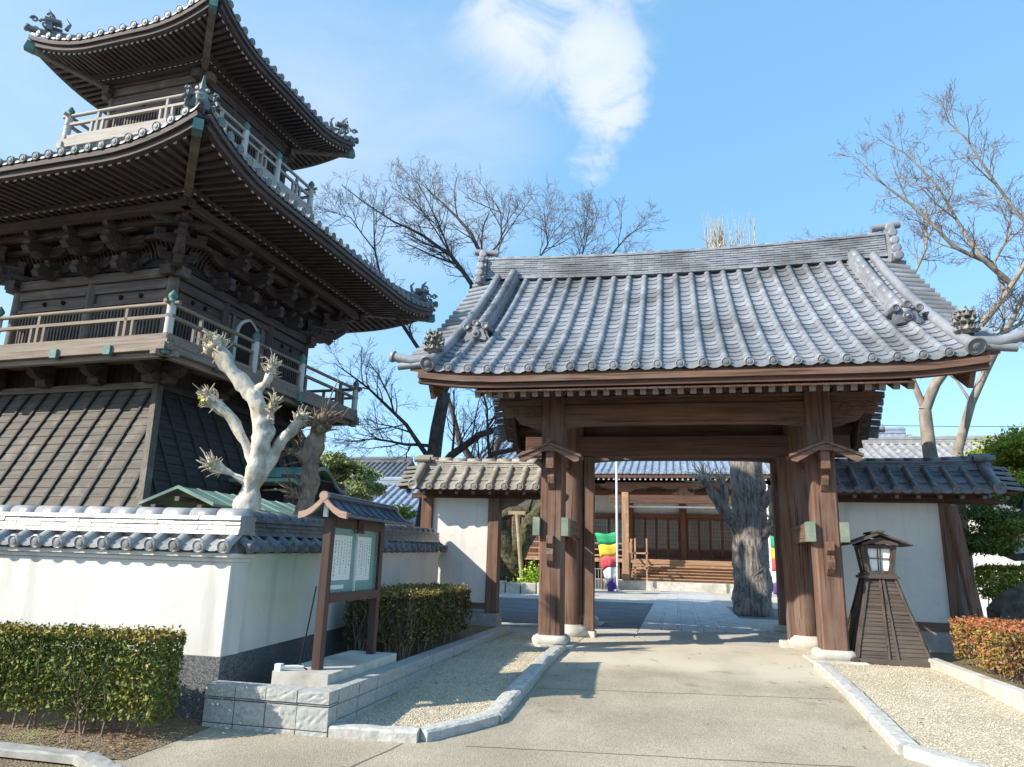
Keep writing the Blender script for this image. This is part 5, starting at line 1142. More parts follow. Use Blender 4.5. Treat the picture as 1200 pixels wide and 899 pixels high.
bare_tree('cherry_tree', 'big bare cherry tree with a forked dark trunk behind the left wing wall', (-6.6, 18.5, 0),
    [((-6.7, 18.5, -.1), .30), ((-6.53, 18.5, 2.1), .24), ((-6.41, 18.5, 3.3), .21), ((-6.30, 18.5, 4.7), .19), ((-6.15, 18.5, 5.7), .17)],
    [[((-6.17, 18.5, 5.7), 0.104), ((-5.63, 18.7, 7.15), 0.081), ((-5.53, 18.6, 8.9), 0.063), ((-6.14, 18.4, 9.75), 0.044), ((-6.96, 18.2, 10.35), 0.033), ((-7.8, 18.0, 10.75), 0.024), ((-9.5, 17.8, 12.0), 0.010)],
     [((-5.53, 18.6, 8.9), 0.044), ((-6.0, 18.8, 9.5), 0.037), ((-6.56, 19, 10.4), 0.030), ((-7.3, 19, 11.5), 0.018), ((-8.4, 19, 12.5), 0.009)],
     [((-6.14, 18.4, 9.75), 0.033), ((-6.44, 18, 10.6), 0.026), ((-7.3, 17.8, 12.2), 0.009)],
     [((-6.17, 18.5, 5.7), 0.096), ((-5.25, 18.2, 7.2), 0.074), ((-5.04, 18, 9.4), 0.052), ((-5.38, 17.8, 10.1), 0.037), ((-6.2, 17.6, 11.0), 0.022), ((-6.9, 17.6, 11.7), 0.010)],
     [((-5.04, 18, 9.4), 0.037), ((-4.6, 18.2, 10.0), 0.030), ((-4.7, 18.4, 11.0), 0.018), ((-5.8, 18.4, 11.6), 0.009)],
     [((-5.10, 18.4, 8.4), 0.059), ((-3.84, 18.6, 9.0), 0.044), ((-2.9, 18.8, 9.1), 0.037), ((-1.92, 19, 9.4), 0.026), ((-1.1, 19, 10.3), 0.015), ((-.6, 19, 10.6), 0.007)],
     [((-3.84, 18.6, 9.0), 0.033), ((-3.3, 18.4, 9.9), 0.022), ((-3.4, 18.2, 10.9), 0.009)],
     [((-3.1, 18.8, 9.05), 0.030), ((-2.4, 19, 9.8), 0.022), ((-2.2, 19, 10.7), 0.009)],
     [((-6.04, 18.5, 5.4), 0.074), ((-6.73, 18.2, 6.7), 0.059), ((-7.88, 18, 8.3), 0.041), ((-8.35, 18, 9.9), 0.026), ((-8.5, 18, 11.4), 0.010)],
     [((-8.35, 18, 9.9), 0.022), ((-9.1, 17.8, 10.9), 0.015), ((-10.1, 17.8, 11.3), 0.007)],
     [((-6.44, 18.5, 3.8), 0.074), ((-7.1, 18.2, 4.75), 0.056), ((-8.2, 18, 5.75), 0.033), ((-9.3, 18, 6.5), 0.011)],
     [((-6.39, 18.5, 4.2), 0.052), ((-7.33, 18.8, 4.3), 0.037), ((-8.4, 19, 4.5), 0.022), ((-9.5, 19, 4.4), 0.009)],
     [((-6.6, 18.6, 3.1), 0.126), ((-6.0, 18.9, 4.0), 0.111), ((-5.28, 19.1, 4.6), 0.096), ((-4.32, 19.3, 5.0), 0.081), ((-3.37, 19.4, 5.6), 0.059)],
     [((-6.5, 18.7, 2.9), 0.118), ((-5.9, 19.2, 3.4), 0.111), ((-5.3, 19.3, 3.65), 0.096), ((-4.9, 19.3, 4.1), 0.081), ((-4.1, 19.5, 4.3), 0.059)],
     [((-5.0, 19.3, 4.0), 0.044), ((-5.1, 19.2, 5.4), 0.033), ((-5.5, 19, 6.8), 0.015)]], BARK, TWIG, CH, 21)
bare_tree('cherry_tree', 'bare cherry with low crooked limbs behind the left passage roof', (-5.2, 23, 0),
    [((-6.7, 23, -.1), .32), ((-6.6, 23, 1.8), .26), ((-6.1, 23, 3.2), .24)],
    [[((-6.1, 23, 3.2), .2), ((-6.2, 23, 3.9), .15), ((-6.9, 22.6, 5.0), .1), ((-7.4, 22.6, 6.6), .06)],
     [((-6.1, 23, 3.2), .2), ((-4.9, 23, 4.0), .17), ((-3.5, 23, 4.5), .13), ((-2.6, 23, 5.8), .07)],
     [((-6.1, 23, 3.2), .15), ((-5.7, 23, 5.0), .10), ((-4.6, 23, 6.6), .06), ((-4.9, 23, 8.0), .03)]], BARK, TWIG, dict(CH, kids=(8, 5, 4, 4)), 22)
CR = dict(CH, kids=(11, 7, 5, 5), len=(4, 1.1, .65, .34, .2))
bare_tree('cherry_tree', 'tall bare cherry with smooth pale trunks behind the right wing wall', (5.7, 17, 0),
    [((5.7, 17, -.1), 0.207), ((5.5, 17, 2.4), 0.163), ((5.42, 17, 3.9), 0.141), ((5.42, 17, 4.7), 0.130)],
    [[((5.42, 17, 4.7), 0.126), ((5.7, 17, 5.3), 0.115), ((6.35, 17, 6.2), 0.104), ((6.95, 17, 6.85), 0.089), ((7.5, 16.9, 7.6), 0.074), ((8.2, 16.8, 8.7), 0.037), ((8.3, 16.8, 9.8), 0.015)],
     [((5.42, 17, 4.7), 0.081), ((5.15, 17, 5.7), 0.070), ((5.38, 17.1, 7.1), 0.059), ((5.35, 17, 7.9), 0.044), ((4.65, 16.8, 8.4), 0.030), ((3.5, 16.6, 8.8), 0.010)],
     [((7.45, 17, 7.55), 0.063), ((6.9, 16.8, 8.05), 0.056), ((6.24, 16.6, 8.35), 0.044), ((5.45, 16.5, 9.4), 0.033), ((4.8, 16.4, 10.0), 0.021), ((4.4, 16.4, 10.6), 0.009)],
     [((6.9, 16.8, 8.05), 0.044), ((6.5, 16.9, 9.1), 0.037), ((6.24, 17, 10.0), 0.028), ((5.6, 17, 11.0), 0.016), ((5.0, 17, 11.5), 0.007)],
     [((8.0, 16.8, 8.6), 0.044), ((7.3, 16.6, 9.7), 0.033), ((6.7, 16.4, 10.9), 0.021), ((6.2, 16.4, 11.6), 0.009)],
     [((6.35, 17, 6.2), 0.067), ((7.1, 17.2, 6.4), 0.052), ((8.0, 17.4, 6.9), 0.037), ((9.2, 17.6, 8.2), 0.015)],
     [((5.35, 17, 7.6), 0.033), ((5.9, 17.2, 8.6), 0.026), ((6.0, 17.2, 9.8), 0.011)],
     [((5.38, 17.1, 6.8), 0.030), ((4.7, 17.2, 7.3), 0.022), ((4.2, 17.2, 7.9), 0.009)],
     [((7.3, 17, 7.4), 0.044), ((7.3, 17.3, 8.2), 0.033), ((7.8, 17.4, 9.0), 0.022), ((7.6, 17.4, 9.8), 0.009)]], BARK_PALE, TWIG_R, CR, 31)
bare_tree('cherry_tree', 'slim leaning bare cherry with a pale trunk just right of the taller one', (6.3, 18.2, 0),
    [((6.3, 18.2, -.1), 0.148), ((6.3, 18.2, 2.6), 0.126), ((6.4, 18.2, 4.0), 0.111), ((6.8, 18.2, 5.1), 0.096)],
    [[((6.8, 18.2, 5.1), 0.096), ((7.55, 18.2, 6.5), 0.074), ((8.1, 18.2, 7.5), 0.059), ((9.0, 18, 8.9), 0.030), ((9.2, 18, 10.2), 0.015)],
     [((6.8, 18.2, 5.1), 0.037), ((6.5, 18.4, 6.0), 0.026), ((6.0, 18.5, 6.5), 0.009)],
     [((7.55, 18.2, 6.5), 0.052), ((8.6, 18.4, 7.0), 0.037), ((9.8, 18.4, 8.0), 0.015)]], BARK_PALE, TWIG_R, CR, 32)
bare_tree('cherry_tree', 'distant bare treetop peeping over the right end of the gate roof', (6.0, 34, 0),
    [((6.0, 34, 0), .3), ((6.0, 34, 6), .22), ((6.1, 34, 9), .16)],
    [[((6.1, 34, 9), .15), ((5.2, 34, 11.5), .08), ((3.6, 34, 14), .03)], [((6.1, 34, 9), .15), ((6.6, 34, 12), .08), ((6.0, 34, 15.2), .03)], [((6.1, 34, 9), .15), ((7.6, 34, 12), .08), ((8.2, 34, 15), .03)]], BARK, TWIG_R, dict(CH, levels=3, len=(4, 2.4, 1.2, .6), rmin=.01), 33)

def pollard(name, label, base, trunk, arms, bark, tip, seed, knob=.16, shoots=46, sl=.26, lump=.025, leafy=0):
    """hard-pruned tree: one continuous lumpy skin, fists of cut shoots at the arm ends"""
    t = thing(name, label, 'tree', base); rnd = random.Random(seed); mb = MB()
    def lumpy(path, rad, n=16, sub=6):
        P_ = [Vector(p) for p in path]; pts, rr = [], []
        for i in range(len(P_)-1):
            a, b, c, d = P_[max(i-1, 0)], P_[i], P_[i+1], P_[min(i+2, len(P_)-1)]
            for k in range(sub):
                u = k/sub; pts.append(.5*((2*b)+(-a+c)*u+(2*a-5*b+4*c-d)*u*u+(-a+3*b-3*c+d)*u**3)); rr.append(lerp(rad[i], rad[i+1], u))
        pts.append(P_[-1]); rr.append(rad[-1]); k0 = len(mb.v); mb.tube(pts, rr, n)
        for i in range(k0, len(mb.v)):
            v = Vector(mb.v[i]); ring = min((i-k0)//n, len(pts)-1); o_ = (v-pts[ring]).normalized(); h_ = noise.noise(v*3.2)*1.0+noise.noise(v*8)*.5+noise.noise(v*17)*.3
            mb.v[i] = tuple(v+o_*h_*lump*(.4+rr[ring]/.12))
    lumpy([p for p, r in trunk], [r for p, r in trunk], 22, 10)
    for arm in arms: lumpy([p for p, r in arm], [r for p, r in arm])
    mb.build('trunk', bark, t)
    lf = MB()
    for arm in arms+([trunk] if not arms else []):
        mb = MB()
        c = Vector(arm[-1][0]); d = (c-Vector(arm[-2][0])).normalized(); r = arm[-1][1]*1.2
        for q in range(10):        # knobbly fist
            o_ = Vector((rnd.gauss(0, 1), rnd.gauss(0, 1), rnd.gauss(0, 1))).normalized()*r*.7+d*rnd.uniform(-.5, .6)*r; s_ = r*rnd.uniform(.35, .7); mb.lathe(c+o_-Vector((0, 0, s_)), [(s_*.3, 0), (s_*.9, s_*.4), (s_, s_), (s_*.8, s_*1.6), (s_*.2, s_*2)], 7)
        for q in range(int(shoots*r/.085)):
            o_ = (Vector((rnd.gauss(0, 1), rnd.gauss(0, 1), rnd.gauss(0, 1))).normalized()+d*.9).normalized(); p = c+o_*r*.7+d*rnd.uniform(-.16, .05); l_ = sl*rnd.uniform(.3, 1.1)*(1.7 if rnd.random() < .12 else 1)
            p1 = p+o_*l_*.6+Vector((0, 0, .02)); p2 = p1+(o_+Vector((rnd.gauss(0, .35), rnd.gauss(0, .35), rnd.gauss(0, .3)))).normalized()*l_*.45; w_ = rnd.uniform(.006, .015); mb.tube([p, p1, p2], [w_, w_*.8, w_*.45], 5)
            if leafy and rnd.random() < leafy:
                for z in range(5): a = Vector((rnd.gauss(0, 1), rnd.gauss(0, 1), rnd.gauss(0, 1))).normalized()*.035; b = a.orthogonal().normalized()*.03; cc = p2+a; lf.add([cc-a, cc+b, cc+a, cc-b], [(0, 1, 2, 3)])
        mb.build('cut_shoots', tip, t)
    if lf.v: lf.build('leaves', YGREEN, t)
    return t
# coordinates at about 7.6 m from the camera
pollard('plane_tree', 'pale hard-pruned plane tree with fists of cut shoots behind the garden wall', (-5.31, 8.28, 0),
    [((-5.32, 8.28, -0.20), 0.148), ((-5.32, 8.28, 0.98), 0.135), ((-5.30, 8.28, 1.74), 0.131), ((-5.23, 8.28, 2.34), 0.131), ((-5.23, 8.28, 2.89), 0.122), ((-5.40, 8.28, 3.29), 0.096)],
    [[((-5.23, 8.28, 2.67), 0.114), ((-5.34, 8.28, 3.16), 0.105), ((-5.67, 8.23, 3.54), 0.096), ((-6.00, 8.18, 3.94), 0.105)],
     [((-5.43, 8.28, 3.27), 0.078), ((-5.25, 8.31, 3.46), 0.061), ((-5.19, 8.31, 3.66), 0.052)],
     [((-5.25, 8.28, 2.15), 0.08), ((-5.31, 8.26, 2.40), 0.084), ((-5.54, 8.18, 2.85), 0.070), ((-5.91, 8.07, 3.18), 0.074)],
     [((-5.25, 8.28, 2.05), 0.061), ((-5.45, 8.18, 2.18), 0.052), ((-5.71, 8.07, 2.29), 0.066)],
     [((-5.25, 8.30, 2.05), 0.070), ((-5.14, 8.32, 2.32), 0.076), ((-4.96, 8.39, 2.67), 0.066), ((-4.77, 8.45, 2.96), 0.061)],
     [((-5.12, 8.28, 2.89), 0.052), ((-5.04, 8.18, 3.10), 0.039)]], PLANE, PLANE_TIP, 41, leafy=.006, shoots=75, sl=.13, lump=.050)
pollard('stub_tree', 'brown knobbly tree stub with a few curling shoots beside the plane tree', (-4.7, 8.69, 0),
    [((-4.71, 8.69, -0.20), 0.132), ((-4.70, 8.69, 1.19), 0.127), ((-4.70, 8.69, 1.96), 0.127), ((-4.68, 8.69, 2.51), 0.110)],
    [[((-4.68, 8.69, 2.40), 0.121), ((-4.69, 8.69, 2.68), 0.132), ((-4.60, 8.69, 2.96), 0.121)], [((-4.70, 8.69, 2.40), 0.077), ((-4.84, 8.63, 2.57), 0.077)], [((-4.70, 8.69, 1.91), 0.066), ((-4.86, 8.63, 2.03), 0.044)]], STUB, STUB, 42, shoots=22, sl=.30, lump=.045)
pollard('ginkgo_tree', 'huge grey furrowed tree trunk with pollarded stubs standing in the yard behind the gate', (2.0, 20.9, 0),
    [((1.98, 20.9, -.2), .55), ((1.98, 20.9, .4), .50), ((1.98, 20.9, 1.4), .46), ((1.98, 20.9, 2.4), .44), ((2.0, 20.9, 3.4), .44), ((1.95, 20.9, 5.2), .38), ((1.8, 20.9, 8.0), .30), ((1.68, 20.9, 9.9), .22)],
    [[((1.75, 20.7, 2.2), .18), ((1.3, 20.4, 2.75), .15), ((.95, 20.3, 3.3), .13), ((.80, 20.2, 3.55), .12)], [((1.30, 20.4, 2.75), .10), ((1.35, 20.3, 3.15), .10), ((1.25, 20.3, 3.5), .09)], [((2.3, 20.7, 2.1), .15), ((2.62, 20.5, 2.5), .13)], [((2.25, 20.7, 2.8), .16), ((2.62, 20.5, 3.3), .12), ((2.75, 20.5, 3.7), .12)],
     [((1.7, 20.9, 9.6), .2), ((1.55, 20.9, 10.35), .22)], [((1.75, 20.9, 9.3), .16), ((2.3, 20.9, 10.1), .15)]], GINKGO, PLANE_TIP, 43, shoots=34, sl=.42, lump=.022)
mb = MB(); rnd = random.Random(77)
gk = [o for o in C.objects if o.name.startswith('ginkgo_tree')][0]
for k in range(46): x = rnd.choice((1.35, 1.5, 1.7, 2.3))+rnd.gauss(0, .16); p = Vector((x, 20.8+rnd.gauss(0, .15), 10.45)); mb.tube([p, p+Vector((rnd.gauss(0, .05), 0, .5)), p+Vector((rnd.gauss(0, .08), 0, rnd.uniform(.7, 1.25)))], [.013, .010, .006], 4)
mb.build('upright_shoots', PLANE_TIP, gk)

# old mossy tree seen through the side passage
t = thing('old_tree', 'gnarled mossy old tree leaning on a wooden prop, seen through the side passage', 'tree', (-6.6, 30, 0)); rnd = random.Random(9); mb = MB()
pollT = [[((-6.6, 30, -.2), .62), ((-6.7, 30, .9), .55), ((-6.9, 30, 1.8), .50)], [((-6.9, 30, 1.6), .42), ((-7.3, 30, 2.9), .38), ((-7.2, 30, 3.9), .24)], [((-6.6, 30, 1.2), .42), ((-6.1, 29.8, 2.2), .38), ((-5.5, 29.7, 3.2), .28), ((-5.0, 29.6, 4.1), .16)], [((-7.3, 30, 2.8), .22), ((-6.6, 29.8, 3.3), .2), ((-5.9, 29.7, 3.3), .14)], [((-7.0, 30, 1.4), .26), ((-7.7, 29.8, 2.0), .18), ((-8.2, 29.8, 2.6), .1)]]
for lm in pollT:
    k0 = len(mb.v); pp = []; rr = []
    for (a, ra_), (b, rb_) in zip(lm, lm[1:]):
        for k in range(6): pp.append(lerp(Vector(a), Vector(b), k/6)); rr.append(lerp(ra_, rb_, k/6))
    pp.append(Vector(lm[-1][0])); rr.append(lm[-1][1]); mb.tube(pp, rr, 14)
    for i in range(k0, len(mb.v)): v = Vector(mb.v[i]); mb.v[i] = tuple(v+Vector((noise.noise(v*2.5), noise.noise(v*2.5+Vector((9, 0, 0))), 0))*.16)
mb.build('trunk', MOSSBARK, t); mb = MB()
for lm in pollT[1:4]: grow(mb, [Vector(lm[-2][0]), Vector(lm[-1][0]), Vector(lm[-1][0])+Vector((.2, 0, .9))], .12, .05, 1, rnd, dict(CH, levels=3, kids=(6, 6, 4)))
mb.build('crown', [MOSSBARK, TWIG], t)
mb = MB(); mb.tube([(-5.9, 28.8, -.05), (-6.25, 28.9, 3.1)], .085, 8); mb.beam((-6.6, 28.9, 3.1), (-5.9, 28.9, 3.1), .14, .14); tag(mb.build('wooden_prop', mat('prop_wood', (.28, .22, .12), (.40, .32, .20))), 'tan wooden prop post holding up the old tree', 'prop')
mb = MB(); rnd = random.Random(5)
for k in range(10): x = -9.6+k*.62; mb.box(x+.02, x+.60, 28.2+rnd.uniform(-.04, .04), 28.7, -.05, .42+rnd.uniform(-.05, .05))
tag(mb.build('stone_edging', STONE, bevel=.04), 'rough pale stones edging the bed of the old tree', 'stone edging')
mb = MB(); leaf_cloud(mb, lambda r: ((r.gauss(-5.3, .35), r.gauss(28.9, .2), .35+abs(r.gauss(.1, .25))), 0), 1500, .07, 0, 6); t2 = mb.build('leafy_shrub', FRESH); tag(t2, 'small bright green shrub at the foot of the old tree', 'shrub')

def pine(name, label, base, trunk, pads, seed, leaf=.10, per=900, mats_=(None, None), group=None):
    t = thing(name, label, 'tree', base, group or 'evergreen pines behind the walls'); mb = MB(); rnd = random.Random(seed)
    mb.tube([p for p, r in trunk], [r for p, r in trunk], 10)
    for (c, r) in pads:
        j = min(trunk, key=lambda q: (Vector(q[0])-Vector(c)).length)[0]; mb.tube([j, lerp(Vector(j), Vector(c), .55)+Vector((0, 0, -.1)), c], [.06, .045, .02], 6)
        for q in range(5): mb.tube([c, Vector(c)+Vector((rnd.uniform(-1, 1)*r[0], rnd.uniform(-1, 1)*r[1], rnd.uniform(-.2, .5)*r[2]))*.8], [.02, .008], 4)
    mb.build('trunk', BARK, t)
    lf = MB()
    for (c, r) in pads:
        cl = [Vector((c[0]+rnd.gauss(0, .42)*r[0], c[1]+rnd.gauss(0, .42)*r[1], c[2]+abs(rnd.gauss(0, .5))*r[2])) for k in range(max(6, per//45))]
        def samp(r_):
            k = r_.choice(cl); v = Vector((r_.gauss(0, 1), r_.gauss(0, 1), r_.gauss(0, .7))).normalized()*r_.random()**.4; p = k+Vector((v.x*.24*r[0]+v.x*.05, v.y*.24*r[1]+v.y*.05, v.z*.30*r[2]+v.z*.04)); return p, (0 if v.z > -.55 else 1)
        leaf_cloud(lf, samp, per, leaf, 0, rnd.randint(0, 9999), .4)
    lf.build('crown', list(mats_), t); return t
rnd = random.Random(61)
pads = [((7.0+rnd.uniform(-.7, 1.9), 17+rnd.uniform(-1, 1), 3.72+rnd.uniform(-.3, .15)), (.75, .7, .30)) for k in range(12)]+[((6.5+rnd.uniform(-.5, 2.2), 17+rnd.uniform(-1, 1), 3.05+rnd.uniform(-.35, .3)), (.7, .7, .30)) for k in range(9)]
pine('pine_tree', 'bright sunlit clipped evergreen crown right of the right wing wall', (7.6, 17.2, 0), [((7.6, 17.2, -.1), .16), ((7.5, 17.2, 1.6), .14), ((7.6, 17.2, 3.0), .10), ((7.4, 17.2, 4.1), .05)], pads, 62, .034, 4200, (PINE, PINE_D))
pads = [((6.6+rnd.uniform(-.7, .9), 15.2+rnd.uniform(-.5, .5), 2.35+rnd.uniform(-.45, .45)), (.46, .5, .22)) for k in range(9)]+[((5.7+rnd.uniform(-.2, .3), 15.2, 1.9+rnd.uniform(-.3, .4)), (.4, .4, .24)) for k in range(4)]
pine('pine_tree', 'darker pine with a crooked dark trunk in front of the bright evergreen', (6.7, 15.2, 0), [((6.95, 15.2, -.1), .15), ((6.65, 15.2, .8), .14), ((6.5, 15.2, 1.6), .12), ((6.35, 15.2, 2.4), .08), ((6.5, 15.2, 2.9), .05)], pads, 63, .032, 2600, (PINE_D, PINE_D))
pads = [((-11.6+rnd.uniform(-1.3, 1.1), 24+rnd.uniform(-.6, .6), 4.0+rnd.uniform(-.9, .6)), (.8, .7, .28)) for k in range(12)]
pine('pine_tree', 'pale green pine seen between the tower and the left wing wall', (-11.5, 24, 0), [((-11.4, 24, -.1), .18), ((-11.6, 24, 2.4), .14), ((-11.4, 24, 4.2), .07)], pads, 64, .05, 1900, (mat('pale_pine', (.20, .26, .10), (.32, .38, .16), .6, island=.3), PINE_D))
pads = [((-8.6+rnd.uniform(-.6, .8), 22+rnd.uniform(-.4, .4), 2.2+rnd.uniform(-.5, .5)), (.6, .6, .25)) for k in range(6)]
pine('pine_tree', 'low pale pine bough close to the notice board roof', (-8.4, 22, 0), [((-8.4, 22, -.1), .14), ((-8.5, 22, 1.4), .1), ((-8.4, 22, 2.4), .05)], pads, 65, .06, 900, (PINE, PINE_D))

# low garden behind the red hedge
def boulder(name, label, c, s, m, seed):
    mb = MB(); n, k = 14, 9; vs = []
    for j in range(k):
        ph = math.pi*(j+.5)/k-.5*math.pi
        for i in range(n):
            a = 2*math.pi*i/n; v = Vector((math.cos(a)*math.cos(ph), math.sin(a)*math.cos(ph), math.sin(ph))); d = 1+.28*noise.noise(v*1.7+Vector((seed, 0, 0)))+.12*noise.noise(v*5); vs.append((c[0]+v.x*s[0]*d, c[1]+v.y*s[1]*d, c[2]+v.z*s[2]*d))
    mb.add(vs, [(j*n+i, j*n+(i+1) % n, (j+1)*n+(i+1) % n, (j+1)*n+i) for j in range(k-1) for i in range(n)]+[tuple(range(n))[::-1], tuple(range((k-1)*n, k*n))]); return tag(mb.build(name, m), label, 'rock', 'dark garden rocks behind the red hedge')
ROCK = mat('dark_garden_rock', (.05, .045, .04), (.15, .13, .11), .9, 6, bump=.04, c3=(.10, .11, .05), s3=2)
boulder('garden_rock', 'large dark mossy garden rock right of the right wing wall', (5.9, 14.2, .45), (.75, .5, .62), ROCK, 1)
boulder('garden_rock', 'dark garden rock at the right edge behind the red hedge', (7.3, 13.8, .40), (.85, .5, .6), ROCK, 2)
boulder('garden_rock', 'smaller dark rock between the two larger garden rocks', (6.7, 14.9, .55), (.5, .5, .65), ROCK, 3)
hedge('clipped_shrub', 'rounded yellow green shrub on top of the garden rocks', 5.5, 7.2, 14.8, 15.6, .7, 1.38, 9000, PINE, HEDGE_TOP, 14, .03)

# ================================================================ MAIN HALL beyond the yard
hall = thing('main_hall', 'wide wooden temple hall beyond the yard, with red-brown doors and blue grey roof', 'temple hall', (0, 40, 0))
HY = 40.0
MB().box(-9.6, 11.6, HY+1.2, HY+10, 1.45, 5.6).build('wall', PLASTER, hall)
MB().box(-10.6, 12.6, HY-1.0, HY+10.5, 1.28, 1.48).build('veranda', WHP['x'], hall, bevel=.01)
mb = MB(); mb.box(-10.6, 12.6, HY-3.2, HY+10, -.05, .42); mb.build('stone_platform', STONE, hall, bevel=.02)
MB().box(-10.3, 12.3, HY-.6, HY-.5, .42, 1.28).build('underfloor', DARK, hall)
mb = MB(); mbr = MB()
for k in range(160):
    x = -10.2+k*.14
    if -2.6 < x < 3.9: continue
    (mb if x < 0 else mbr).box(x, x+.05, HY-.72, HY-.64, .5, 1.22)
mb.build('underfloor_lattice', WH['z'], hall); mbr.build('underfloor_lattice', WH['z'], hall)
for k in range(12):
    x = -10.4+k*2.03
    if -2.4 < x < 3.4: continue
    MB().box(x-.13, x+.13, HY-.95, HY-.62, .42, 1.28).build('veranda_post', WHP['z'], hall)
COLX = [-9.4, -7.4, -5.7, -2.42, .45, 3.3, 6.5, 9.0, 11.4]
for x in COLX: MB().tube([(x, HY+1.0, 1.48), (x, HY+1.0, 5.3)], .19, 12).build('column', WH['z'], hall)
for x in (-2.42, 3.32):
    MB().box(x-.17, x+.17, HY-3.0, HY-2.66, .42, 4.75).build('porch_column', WHP['z'], hall, bevel=.02)
    mb = MB(); mb.prism([(-.7, .35), (-.65, .2), (-.4, .1), (-.25, 0), (.25, 0), (.4, .1), (.65, .2), (.7, .35)], (x, HY-2.95, 4.75), (1, 0, 0), (0, 0, 1), (0, .3, 0)); mb.build('bracket', WH['x'], hall)
MB().box(-3.2, 4.1, HY-2.96, HY-2.70, 4.22, 4.62).build('rainbow_beam', WR['x'], hall)
MB().box(-3.4, 4.3, HY-2.99, HY-2.67, 5.05, 5.25).build('porch_purlin', WH['x'], hall)
mb = MB(); mb.prism([(-.6, 0), (-.5, .08), (-.3, .12), (-.2, .28), (-.14, .36), (.14, .36), (.2, .28), (.3, .12), (.5, .08), (.6, 0)], (.45, HY-2.9, 4.66), (1, 0, 0), (0, 0, 1), (0, .16, 0)); mb.build('frog_leg_strut', WH['x'], hall)
MB().box(-9.5, 11.5, HY+.98, HY+1.16, 3.72, 3.95).build('lintel', WH['x'], hall)
MB().box(-9.5, 11.5, HY+.9, HY+1.19, 4.95, 5.2).build('head_beam', WH['x'], hall)
mb = MB(); mb.box(-3.0, 3.9, HY-2.60, HY-2.5, 4.02, 4.10); mb.build('white_curtain_rail', PAPER, hall)
for x in [c+1.45 for c in COLX[:-1]]: MB().prism([(-.55, 0), (-.45, .1), (-.2, .16), (-.12, .3), (.12, .3), (.2, .16), (.45, .1), (.55, 0)], (x, HY+1.0, 5.2), (1, 0, 0), (0, 0, 1), (0, .15, 0)).build('eave_strut', WH['x'], hall)
GLS = mat('pale_door_glass', (.20, .24, .22), (.30, .34, .31), .18, 1.5, spec=.8)
for i, (a, b) in enumerate(zip(COLX, COLX[1:])):
    nd = 4 if i in (3, 4) else 3
    for k in range(nd):
        x0, x1 = lerp(a+.2, b-.2, k/nd)+.02, lerp(a+.2, b-.2, (k+1)/nd)-.02; y = HY+.95+(k % 2)*.08
        d_ = MB().box(x0, x1, y, y+.05, 1.50, 3.70).build('sliding_door', WH['z'], hall)
        MB().box(x0+.07, x1-.07, y-.012, y-.002, 2.10, 3.60).build('glass', GLS, d_)
        mb = MB()
        for q in range(1, 6): xx = lerp(x0+.07, x1-.07, q/6); mb.box(xx-.012, xx+.012, y-.03, y-.014, 2.1, 3.6)
        for q in range(1, 7): zz = lerp(2.1, 3.6, q/7); mb.box(x0+.07, x1-.07, y-.034, y-.016, zz-.012, zz+.012)
        mb.build('lattice', WH['x'], d_)
        MB().box(x0+.06, x1-.06, y-.02, y-.004, 1.62, 2.0).build('kick_panel', WR['x'], d_)
for k in range(6):
    mb = MB(); z_ = .42+k*.145; y_ = HY-2.55+k*.31; mb.box(-2.2, 3.1, y_+.07, HY-1.0, z_, z_+.10); mb.box(-2.2, 3.1, y_-.03, HY-1.0, z_+.10, z_+.145); mb.build('step', WHP['x'], hall)
for x in (-2.25, 3.15):
    mb = MB(); mb.box(x-.06, x+.06, HY-2.6, HY-2.48, .42, 1.75); mb.box(x-.06, x+.06, HY-1.05, HY-.93, 1.48, 2.5)
    mb.beam((x, HY-2.54, 1.62), (x, HY-1.0, 2.4), .08, .08); mb.beam((x, HY-2.54, 1.2), (x, HY-1.0, 1.98), .07, .07); mb.build('stair_rail', WHP['y'], hall)
for x0, x1 in ((-10.5, -2.3), (3.2, 12.5)):
    mb = MB(); n = int((x1-x0)/1.1)
    for k in range(n+1): x = lerp(x0, x1, k/n); mb.box(x-.05, x+.05, HY-.95, HY-.85, 1.48, 2.28)
    for z in (1.62, 1.92, 2.24): mb.box(x0, x1, HY-.93, HY-.87, z-.035, z+.035)
    mb.build('veranda_rail', WHP['x'], hall)
def hroof(sg):
    def fn(s, d): t = d/9.5; return Vector((s, HY+4.5-sg*(8.1-d*.85), 5.65+2.0*t+1.2*t*t+.35*max(0, (abs(s-1)-8)/4)**2*(1-t)))
    return fn
for sg in (1, -1):
    fn = hroof(sg); mb = MB(); n = 68; tiles(mb, fn, [-11.2+24.4*i/n for i in range(n+1)], lambda s: 9.4, .62, .085, disc=True, drip=.08); mb.build('roof_slope', TILE_BLUE, hall)
    mb = MB(); mb.sweep([fn(-11.1+24.2*i/20, 0)+Vector((0, sg*.1, -.14)) for i in range(21)], [(-.06, -.09), (.06, -.09), (.06, .09), (-.06, .09)]); mb.build('fascia', WR['x'], hall)
    V = []; mb = MB()
    for d in (.1, 4.0):
        for s in (-11, 13): p = fn(s, d); p.z = 5.45+.12*d; V.append(p)
    mb.add(V, [(0, 1, 3, 2)]); mb.build('soffit', WH['y'], hall)
    mb = MB()
    for k in range(92): x = -11+k*.26; mb.beam((x, HY+4.5-sg*8.0, 5.36), (x, HY+4.5-sg*4.5, 5.80), .09, .10, capmi=1)
    o = mb.build('rafter_row', [WH['y'], TIP], hall); o['kind'] = 'stuff'
mb = MB(); mb.sweep([(-11, HY+4.5, 8.7), (1, HY+4.5, 8.6), (13, HY+4.5, 8.7)], ridge_section(.5, .5, 5, .12)); mb.build('main_ridge', TILE_BLUE, hall)
mb = MB()
